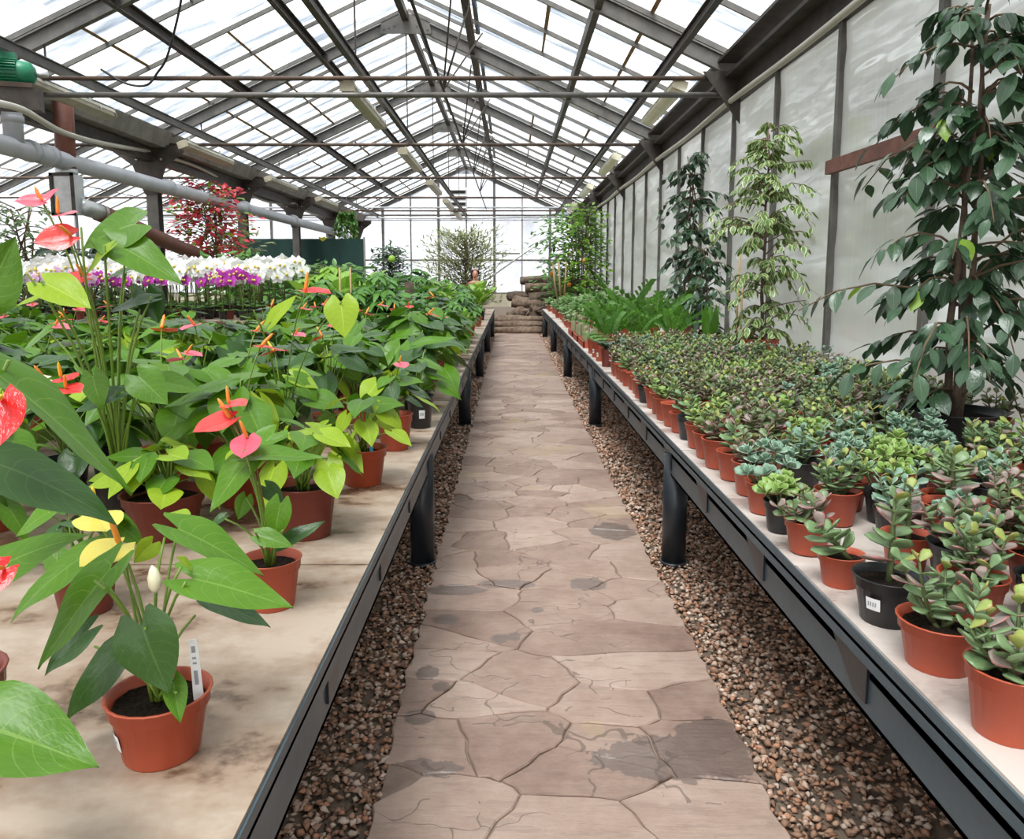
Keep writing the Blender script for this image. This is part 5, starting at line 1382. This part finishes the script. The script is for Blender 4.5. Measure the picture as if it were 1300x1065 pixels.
# palms by the columns
PALM = frond_part(random.Random(6), 1.0, 20, .30, .07, 1.9).mesh('frond', 'bush_mid')
for i, (x, y, z, n, L, lab) in enumerate(((-5.9, 18.3, 0, 20, 1.25, 'dense dark palm standing right of the second column'), (-5.2, 20.5, 0, 14, 1.5, 'feathery tall palm in front of the green shade cloth'))):
    t = thing('palm', (x, y, z)); tag(t, lab, 'palm')
    MB().tube([(0, 0, 0), (.03, 0, .6), (0, .02, 1.25)], [.07, .06, .05], 8).build('trunk', 'bark', t, True)
    for k in range(n):
        l = L * random.Random(k).uniform(.7, 1.1); obj('frond', PALM, t, mat=Matrix.Translation((0, 0, 1.15)) @ Matrix.Rotation(2.4 * k, 4, 'Z') @ Matrix.Rotation(.15 + .9 * (k % 5) / 5, 4, 'Y') @ Matrix.Diagonal((l, l, l, 1)))
# hanging pothos
t = thing('hanging_vine', (-5.4, 26.5, 3.72)); tag(t, 'trailing vine hanging from a basket under the far left gutter', 'hanging plant')
MB().lathe([(.0, -.28), (.16, -.26), (.24, -.04), (.25, 0), (.22, 0), (.2, -.05)], 14).build('basket', 'terracotta_dark', t, True)
MB().tube([(0, 0, -.02), (0, 0, .2)], .01, 5).build('hook', 'steel_dark', t)
b = MB(); f = MB(); part = blade(HEART, .38, .2, .2, .15, .02, 4, 4, 1); r = random.Random(4)
for k in range(22):
    a = 2.4 * k; L = r.uniform(.6, 1.7); p0 = Vector((.2 * math.cos(a), .2 * math.sin(a), 0)); p2 = Vector((r.uniform(.05, .6) * math.cos(a), .3 * math.sin(a), -L)); b.tube(bez(p0, p0 * 1.3, p2, 4), .008, 4)
    for q in range(13):
        fq = q / 12; pt = p0 * (1 - fq) ** 2 + p0 * 2.6 * fq * (1 - fq) + p2 * fq * fq; az = r.uniform(0, 6.28)
        f.xadd(part, Matrix.Translation(pt) @ frame((math.cos(az), math.sin(az), -.8)) @ Matrix.Diagonal((.16, .16, .16, 1)))
b.build('vines', 'petiole', t, True, 'stuff'); f.build('foliage', 'bush_mid', t, True, 'stuff')

# ================================================================== TIMBER at the end of the path
def log_mesh(L, R, seed, mat='bark'):
    r = random.Random(seed); n, k = 12, 9; vs = []
    for i in range(k):
        for j in range(n):
            a = 2 * PI * j / n; rr = R * (1 + .16 * math.sin(3 * a + seed + .5 * i) + r.uniform(-.12, .12)) * (1 - .15 * abs(i / (k - 1) - .5))
            vs.append((L * (i / (k - 1) - .5), rr * math.cos(a), rr * math.sin(a)))
    fs = [(i * n + j, i * n + (j + 1) % n, (i + 1) * n + (j + 1) % n, (i + 1) * n + j) for i in range(k - 1) for j in range(n)] + [tuple(range(n))[::-1], tuple((k - 1) * n + j for j in range(n))]
    return MB().add(vs, fs).mesh('log', mat)
for i, (y, z, L, lab) in enumerate(((22.12, .09, 1.35, 'lowest split log forming the step at the path end'), (22.3, .24, 1.40, 'middle split log of the step at the path end'), (22.5, .38, 1.45, 'top split log of the step at the path end'))):
    o = obj('step_log', log_mesh(L, .105, i)); o.location = (.2, y, z + .01); tag(o, lab, 'log', 'step logs'); o.rotation_euler = (0, 0, .02 * (i - 1))
MB_ = MB().box(-.45, 22.42, .0, .85, 22.95, .36); 
logs = [(.75, 23.0, .52, .9, .20, .25, 'thick gnarled log with roots lying nearest the step'), (1.25, 23.15, .62, 1.3, .22, .1, 'long gnarled log in the lower row of the pile'), (.55, 23.4, .80, 1.0, .18, -.2, 'short log on the left shoulder of the pile'),
        (1.3, 23.5, 1.0, 1.5, .2, .05, 'long log in the middle row of the pile'), (.95, 23.7, 1.25, 1.0, .17, .15, 'weathered log high in the pile'), (1.6, 23.8, 1.4, 1.2, .18, -.1, 'topmost log of the pile under the citrus'), (.30, 23.2, .55, .5, .17, .9, 'stubby log end facing the path'),
        (.35, 23.65, 1.02, .9, .14, .3, 'thin log across the left side of the pile'), (1.75, 23.3, 1.15, .9, .15, -.3, 'crooked log at the right of the pile'), (.7, 23.95, 1.5, .8, .13, -.2, 'thin log end at the very top left'),
        (1.95, 22.95, .62, .8, .17, .5, 'low log at the right, behind the herb'), (.05, 23.05, .47, .45, .12, 1.2, 'small log stub left of the root stump')]
for i, (x, y, z, L, R, a, lab) in enumerate(logs):
    o = obj('driftwood_log', log_mesh(L, R, 20 + i, 'bark_dark' if i % 2 else 'bark')); o.location = (x, y, z); o.rotation_euler = (0, .1 * (i % 3 - 1), a); tag(o, lab, 'log', 'driftwood pile')
t = thing('root_stump', (.62, 22.75, .33)); tag(t, 'dark twisted root stump at the end of the path', 'stump')
b = MB(); r = random.Random(2)
for k in range(12):
    a = r.uniform(0, 6.28); b.tube(bez((0, 0, .18), (.2 * math.cos(a), .14 * math.sin(a) - .05, .35), (.38 * math.cos(a), .2 * math.sin(a) - .05, r.uniform(0, .45)), 4), [.09, .07, .05, .035, .015], 6)
b.build('roots', 'bark_dark', t, True)
MB().lathe([(0, 0), (.22, 0), (.2, .2), (.15, .36), (0, .38)], 12).build('crown', 'bark_dark', t, True)
t = bush((1.18, 22.35, 0), 'fine', 'low green herb growing beside the log step', (.10, .14, 'terracotta'), None, 1.7)
for q, (x, a) in enumerate(((1.28, .14), (1.36, .05), (1.45, -.06))):
    o = MB().tube([(0, 0, 0), (-a * .6, 0, .5), (-a, .02, 1.05)], .025, 7).build('cane', 'bamboo', None, True); o.location = (x, 21.5, .0 + .95); 
    tag(o, ['leaning', 'middle', 'right-hand'][q] + ' pale cane in the planter before the citrus', 'cane', 'canes by the citrus')
t = thing('planter', (1.4, 21.5, 0)); tag(t, 'dark wooden planter box at the foot of the citrus canes', 'planter')
MB().box(-.45, -.18, 0, .45, .18, .92).build('box', 'bark_dark', t); MB().box(-.50, -.22, .90, .50, .22, .95).build('rim', 'bark_dark', t)

# ================================================================== PERSON beyond the far left bench
def person(loc, label):
    t = thing('person', loc); tag(t, label, 'person')
    def skin_obj(name, pts, edges, rad, mat, parent):
        me = bpy.data.meshes.new(name); me.from_pydata(pts, edges, []); me.materials.append(M[mat])
        o = obj(name, me, parent); o.modifiers.new('skin', 'SKIN').use_smooth_shade = True
        for v, q in zip(me.skin_vertices[0].data, rad): v.radius = (q[0], q[1]) if isinstance(q, tuple) else (q, q)
        me.skin_vertices[0].data[0].use_root = True
        s = o.modifiers.new('sub', 'SUBSURF'); s.levels = 2; s.render_levels = 2
        return o
    pts = [(0, 0, .95), (0, 0, 1.12), (0, 0, 1.32), (0, 0, 1.43), (0, -.01, 1.50), (0, -.02, 1.60), (0, -.02, 1.70),
           (.17, 0, 1.40), (.22, .0, 1.12), (.20, -.10, .90), (-.17, 0, 1.40), (-.22, 0, 1.12), (-.20, -.10, .90),
           (.09, 0, .88), (.10, -.01, .50), (.10, .01, .09), (.11, -.12, .04), (-.09, 0, .88), (-.10, -.01, .50), (-.10, .01, .09), (-.11, -.12, .04)]
    ed = [(0, 1), (1, 2), (2, 3), (3, 4), (4, 5), (5, 6), (3, 7), (7, 8), (8, 9), (3, 10), (10, 11), (11, 12), (0, 13), (13, 14), (14, 15), (15, 16), (0, 17), (17, 18), (18, 19), (19, 20)]
    rd = [(.16, .12), (.14, .10), (.17, .11), (.10, .08), .055, (.075, .09), (.07, .085), .06, .045, .033, .06, .045, .033, .085, .06, .042, .035, .085, .06, .042, .035]
    skin_obj('body', pts, ed, rd, 'skin', t)
    # clothes a little outside the body
    skin_obj('shirt', [(0, 0, .93), (0, 0, 1.12), (0, 0, 1.32), (0, 0, 1.42), (.17, 0, 1.40), (.215, 0, 1.16), (-.17, 0, 1.40), (-.215, 0, 1.16)], [(0, 1), (1, 2), (2, 3), (3, 4), (4, 5), (3, 6), (6, 7)], [(.18, .14), (.16, .12), (.19, .13), (.12, .095), .075, .06, .075, .06], 'shirt', t)
    skin_obj('trousers', [(0, 0, .96), (.09, 0, .88), (.10, -.01, .50), (.10, .01, .12), (-.09, 0, .88), (-.10, -.01, .50), (-.10, .01, .12)], [(0, 1), (1, 2), (2, 3), (0, 4), (4, 5), (5, 6)], [(.175, .135), .10, .075, .06, .10, .075, .06], 'trousers', t)
    for sg in (-1, 1):          # five fingers on each relaxed hand
        for q, (dx, L) in enumerate(((-.024, .066), (-.008, .076), (.008, .073), (.024, .06))):
            x = sg * .20 + dx; MB().tube([(x, -.115, .87), (x, -.13, .87 - L * .6), (x, -.118, .87 - L)], [.0095, .0085, .006], 6).build('finger', 'skin', t, True)
        MB().tube([(sg * .18, -.11, .90), (sg * .155, -.135, .875), (sg * .15, -.145, .845)], [.011, .010, .007], 6).build('thumb', 'skin', t, True)
    head = Vector((0, -.02, 1.655))
    MB().add([(head.x + .078 * math.cos(a) * math.cos(b), head.y - .004 + .098 * math.sin(a) * math.cos(b), head.z + .122 * math.sin(b)) for b in [PI * (i / 10 - .5) for i in range(11)] for a in [2 * PI * j / 16 for j in range(16)]],
             [(i * 16 + j, i * 16 + (j + 1) % 16, (i + 1) * 16 + (j + 1) % 16, (i + 1) * 16 + j) for i in range(10) for j in range(16)]).build('face', 'skin', t, True)
    hv = [(head.x + .092 * math.cos(a) * math.cos(b), head.y + .022 + .102 * math.sin(a) * math.cos(b), head.z + .012 + .128 * math.sin(b)) for b in [PI * (i / 10 - .5) for i in range(11)] for a in [2 * PI * j / 16 for j in range(16)]]
    MB().add(hv, [(i * 16 + j, i * 16 + (j + 1) % 16, (i + 1) * 16 + (j + 1) % 16, (i + 1) * 16 + j) for i in range(10) for j in range(16) if i > 7 or 0 <= j < 8]).build('hair', 'hair', t, True)
    MB().tube([(-.085, .01, 1.55), (-.10, -.01, 1.66), (-.085, -.02, 1.74), (0, -.03, 1.79), (.085, -.02, 1.74), (.1, -.01, 1.66)], [.03, .035, .03, .028, .03, .02], 7).build('hair_front', 'hair', t, True)
    MB().tube([(-.07, -.05, 1.775), (0, -.06, 1.80), (.07, -.05, 1.775)], [.02, .024, .02], 7).build('head_band', 'band_pale', t, True)
    for sg in (-1, 1):
        MB().lathe([(0, -.007), (.009, -.004), (.011, 0), (.009, .004), (0, .007)], 8, (sg * .03, -.112, 1.665)).build('eye', 'eye_dark', t, True)
        MB().tube([(sg * .083, -.01, 1.68), (sg * .092, 0, 1.66), (sg * .083, -.005, 1.63)], [.008, .014, .008], 6).build('ear', 'skin', t, True)
    MB().tube([(0, -.112, 1.668), (0, -.128, 1.645), (0, -.135, 1.632), (0, -.115, 1.625)], [.008, .010, .014, .010], 6).build('nose', 'skin', t, True)
    MB().tube([(-.026, -.104, 1.602), (0, -.116, 1.598), (.026, -.104, 1.602)], [.004, .008, .004], 6).build('mouth', 'lips', t, True)
    return t
person((-.955, 21.6, 0), 'person with dark hair standing beyond the far end of the left bench')

# ================================================================== LAMPS on the rails
def lamp(loc, rz, label, roll=0.0, L=1.25, cov='lamp_dull'):
    t = thing('fluorescent_lamp', loc); t.rotation_euler = (0, roll, rz); tag(t, label, 'lamp')
    vs = [(-.10, 0), (.10, 0), (.085, .055), (.04, .075), (-.04, .075), (-.085, .055)]; n = 6
    b = MB().add([(x, -L / 2, z) for x, z in vs] + [(x, L / 2, z) for x, z in vs], [tuple(range(n)), tuple(range(2 * n - 1, n - 1, -1))] + [(i, i + n, (i + 1) % n + n, (i + 1) % n) for i in range(n)])
    b.build('housing', 'lamp_housing', t)
    vs = [(-.09, 0), (-.075, -.045), (-.03, -.06), (.03, -.06), (.075, -.045), (.09, 0)]
    MB().add([(x, -L / 2 + .03, z) for x, z in vs] + [(x, L / 2 - .03, z) for x, z in vs], [tuple(range(n)), tuple(range(2 * n - 1, n - 1, -1))] + [(i, i + n, (i + 1) % n + n, (i + 1) % n) for i in range(n)]).build('diffuser', cov, t)
    for y in (-L * .32, L * .32):
        MB().box(-.012, y - .012, .07, .012, y + .012, .20).build('hanger', 'galvanised', t)
        for x in (-.1, .092): MB().box(x, y - .02, -.02, x + .008, y + .02, .03).build('clip', 'galvanised', t)
    for y in (-L / 2 - .02, L / 2): MB().box(-.09, y, -.05, .09, y + .02, .065).build('end_cap', cov, t)
    return t
NAMES = ['nearest', 'second', 'third', 'fourth', 'farthest']
for i, y in enumerate((11.0, 15.9, 20.7, 25.4, 30.0)): lamp((-1.95, y, 3.84), 0, '%s strip lamp hung on the middle roof rail' % NAMES[i], L=2.4)
for i, y in enumerate((10.9, 16.6, 21.6, 26.6)): lamp((2.02, y, 3.86), 0, '%s strip lamp hung on the right roof rail' % NAMES[i], .35, L=2.2, cov='lamp_cover')
for i, y in enumerate((10.3, 15.1, 19.9, 24.7)): lamp((-5.62, y, 3.84), 0, '%s strip lamp hung on the left roof rail' % NAMES[i], -.3, L=2.3)

# ================================================================== PIPES, MOTOR, CABLES on the left
t = thing('drain_pipe', (-5.95, 0, 3.14)); tag(t, 'long grey plastic pipe running along the left columns', 'pipe')
MB().tube([(0, 4, 0), (0, 15, -.02), (0, 29, -.05)], .115, 14).build('pipe_run', 'pvc_grey', t, True)
for y in (10.05, 10.45, 14.0, 18.0, 22.0): MB().tube([(0, y - .07, 0), (0, y + .07, 0)], .135, 14).build('coupling', 'pvc_grey', t, True)
MB().tube([(0, 9.75, .05), (0, 9.75, .40), (0, 9.75, .85)], .11, 12).build('branch', 'pvc_grey', t, True)
MB().tube([(0, 9.75, .28), (0, 9.75, .36)], .125, 12).build('collar', 'pvc_grey', t, True)
t = thing('stove_pipe', (-5.98, 10.9, 2.45)); tag(t, 'rusty stove pipe dropping from the gutter and slanting away', 'pipe')
MB().tube([(0, 0, .55), (.02, 0, 1.45)], .125, 12).build('riser', 'rust_pipe', t, True)
MB().tube([(0, 0, .50), (0, 0, .58)], .14, 12).build('band', 'galvanised', t, True)
b = MB(); b.box(-.15, -.13, -.02, .15, .13, .5); b.build('elbow_box', 'galvanised', t)
b = MB()
for x0, z0, x1, z1 in ((-.16, -.04, -.12, .52), (.12, -.04, .16, .52), (-.16, .48, .16, .52), (-.16, -.04, .16, 0)): b.box(x0, -.155, z0, x1, -.13, z1)
b.build('box_frame', 'steel_dark', t)
MB().tube([(.12, .05, .10), (.20, .5, .04)], .115, 12).build('sleeve', 'galvanised', t, True)
MB().tube([(.18, .4, .05), (-.1, 4.5, -.42)], .125, 12).build('slant_run', 'rust_pipe', t, True)
MB().tube([(-.1, 4.4, -.41), (-.12, 5.2, -.5)], .11, 12).build('end_sleeve', 'bark', t, True)
t = thing('electric_motor', at(14, 92, 9.0)); tag(t, 'green finned electric motor on the left gutter', 'motor'); t.rotation_euler = (0, 0, .3)
MB().tube([(-.30, 0, 0), (-.26, 0, 0), (.12, 0, 0), (.2, 0, 0), (.24, 0, 0)], [.09, .13, .13, .115, .06], 16).build('body', 'motor_green', t, True)
for k in range(9):
    a = -.9 + PI + .22 * k
    MB().bar((-.22, .14 * math.cos(a), .14 * math.sin(a)), (.08, .14 * math.cos(a), .14 * math.sin(a)), .008, .035, (0, math.cos(a), math.sin(a))).build('fin', 'motor_green', t)
MB().box(-.16, -.06, .11, .06, .06, .2).build('terminal_box', 'motor_green', t)
MB().tube([(.22, 0, 0), (.36, 0, 0)], .03, 8).build('shaft', 'galvanised', t, True)
MB().box(-.28, -.12, -.17, .22, .12, -.12).build('mount', 'steel_rusty', t); MB().box(-.9, -.10, -.40, .28, .10, -.17).build('gear_case', 'steel_dark', t)
def cable(name, pts, r, mat, label, cat='cable'):
    # smooth run through the points
    P_ = [Vector(p) for p in pts]; out = []
    for i in range(len(P_) - 1):
        p0, p1, p2, p3 = P_[max(i - 1, 0)], P_[i], P_[i + 1], P_[min(i + 2, len(P_) - 1)]
        for k in range(6):
            u = k / 6; out.append(.5 * ((2 * p1) + (p2 - p0) * u + (2 * p0 - 5 * p1 + 4 * p2 - p3) * u * u + (3 * p1 - p0 - 3 * p2 + p3) * u ** 3))
    out.append(P_[-1]); o = MB().tube(out, r, 7).build(name, mat, None, True); tag(o, label, cat); return o
cable('cable', [at(232, -14, 9.3), at(226, 20, 9.4), at(212, 72, 9.6), at(200, 92, 9.7), at(186, 108, 9.7), at(160, 106, 9.7), at(128, 88, 9.7)], .014, 'cable', 'black cable looping down from the roof to the left rail')
cable('cable', [at(-20, 128, 7.0), at(30, 140, 8.5), at(80, 168, 10.2), at(130, 182, 12.2), at(190, 192, 14.3)], .035, 'cord_pale', 'pale conduit sagging along the gutter to the first column', 'conduit')
cable('cable', [at(192, 194, 14.4), at(250, 212, 16.2), at(300, 238, 19.0), at(340, 256, 21.5), at(375, 258, 23.6)], .032, 'cord_pale', 'pale conduit sagging between the first and third columns', 'conduit')
cable('cable', [at(376, 259, 23.8), at(398, 272, 26.0), at(416, 270, 28.3)], .032, 'cord_pale', 'pale conduit sagging past the third column', 'conduit')
pts = [(XR - .14, y, 3.66 - (.03 if k % 2 else .0)) for k, y in enumerate([5.0, 7.4, 9.75, 12.1, 14.5, 16.9, 19.25, 21.6, 24.0, 28.5, 33.0])]
cable('wall_conduit', pts, .033, 'cord_pale', 'pale conduit running under the eaves along the right wall', 'conduit')
t = thing('shade_cloth', (-6.3, 24.6, 0)); tag(t, 'dark green shade cloth screen stretched across the next bay', 'screen')
b = MB(); n = 24; b.add([(-2.2 + 4.0 * i / n, .04 * math.sin(1.7 * i), z) for z in (0, 1.4, 2.75) for i in range(n + 1)], [(k * (n + 1) + i, k * (n + 1) + i + 1, (k + 1) * (n + 1) + i + 1, (k + 1) * (n + 1) + i) for k in range(2) for i in range(n)])
b.build('cloth', 'shade_cloth', t, True)
for x in (-2.2, 1.8): MB().tube([(x, 0, 0), (x, 0, 2.8)], .03, 8).build('pole', 'steel_grey', t, True)
# bits on the right bench: stone and slate at the picture edge, wire basket against the wall
def rock(name, loc, s, mat, label, seed):
    r = random.Random(seed); n, k = 9, 6
    vs = [(s[0] * math.cos(2 * PI * j / n) * math.sin(PI * (i + .3) / k) * r.uniform(.8, 1.15), s[1] * math.sin(2 * PI * j / n) * math.sin(PI * (i + .3) / k) * r.uniform(.8, 1.15), s[2] * (1 + math.cos(PI * (i + .3) / k)) * r.uniform(.9, 1.05)) for i in range(k) for j in range(n)]
    fs = [(i * n + j, (i + 1) * n + j, (i + 1) * n + (j + 1) % n, i * n + (j + 1) % n) for i in range(k - 1) for j in range(n)] + [tuple(range(n)), tuple((k - 1) * n + j for j in range(n))[::-1]]
    o = MB().add(vs, fs).build(name, mat); o.location = loc; tag(o, label, 'stone')
rock('stone', (2.47, 3.62, BZ), (.10, .07, .05), 'rock', 'rough reddish stone lying right of the black ficus pot', 1)
rock('slate', (2.36, 3.36, BZ), (.16, .05, .02), 'slate', 'flat dark slate piece in front of the reddish stone', 2)
t = thing('wire_basket', (2.52, 6.35, BZ)); tag(t, 'small white plastic crate frame against the right wall', 'crate')
for x0, y0 in ((-.12, -.17), (.12, -.17), (-.12, .17), (.12, .17)): MB().box(x0 - .008, y0 - .008, 0, x0 + .008, y0 + .008, .22).build('upright', 'white_box', t)
b = MB()
for z in (.02, .21): b.bar((-.12, -.17, z), (.12, -.17, z), .014, .014); b.bar((-.12, .17, z), (.12, .17, z), .014, .014); b.bar((-.12, -.17, z), (-.12, .17, z), .014, .014); b.bar((.12, -.17, z), (.12, .17, z), .014, .014)
b.build('rim', 'white_box', t)
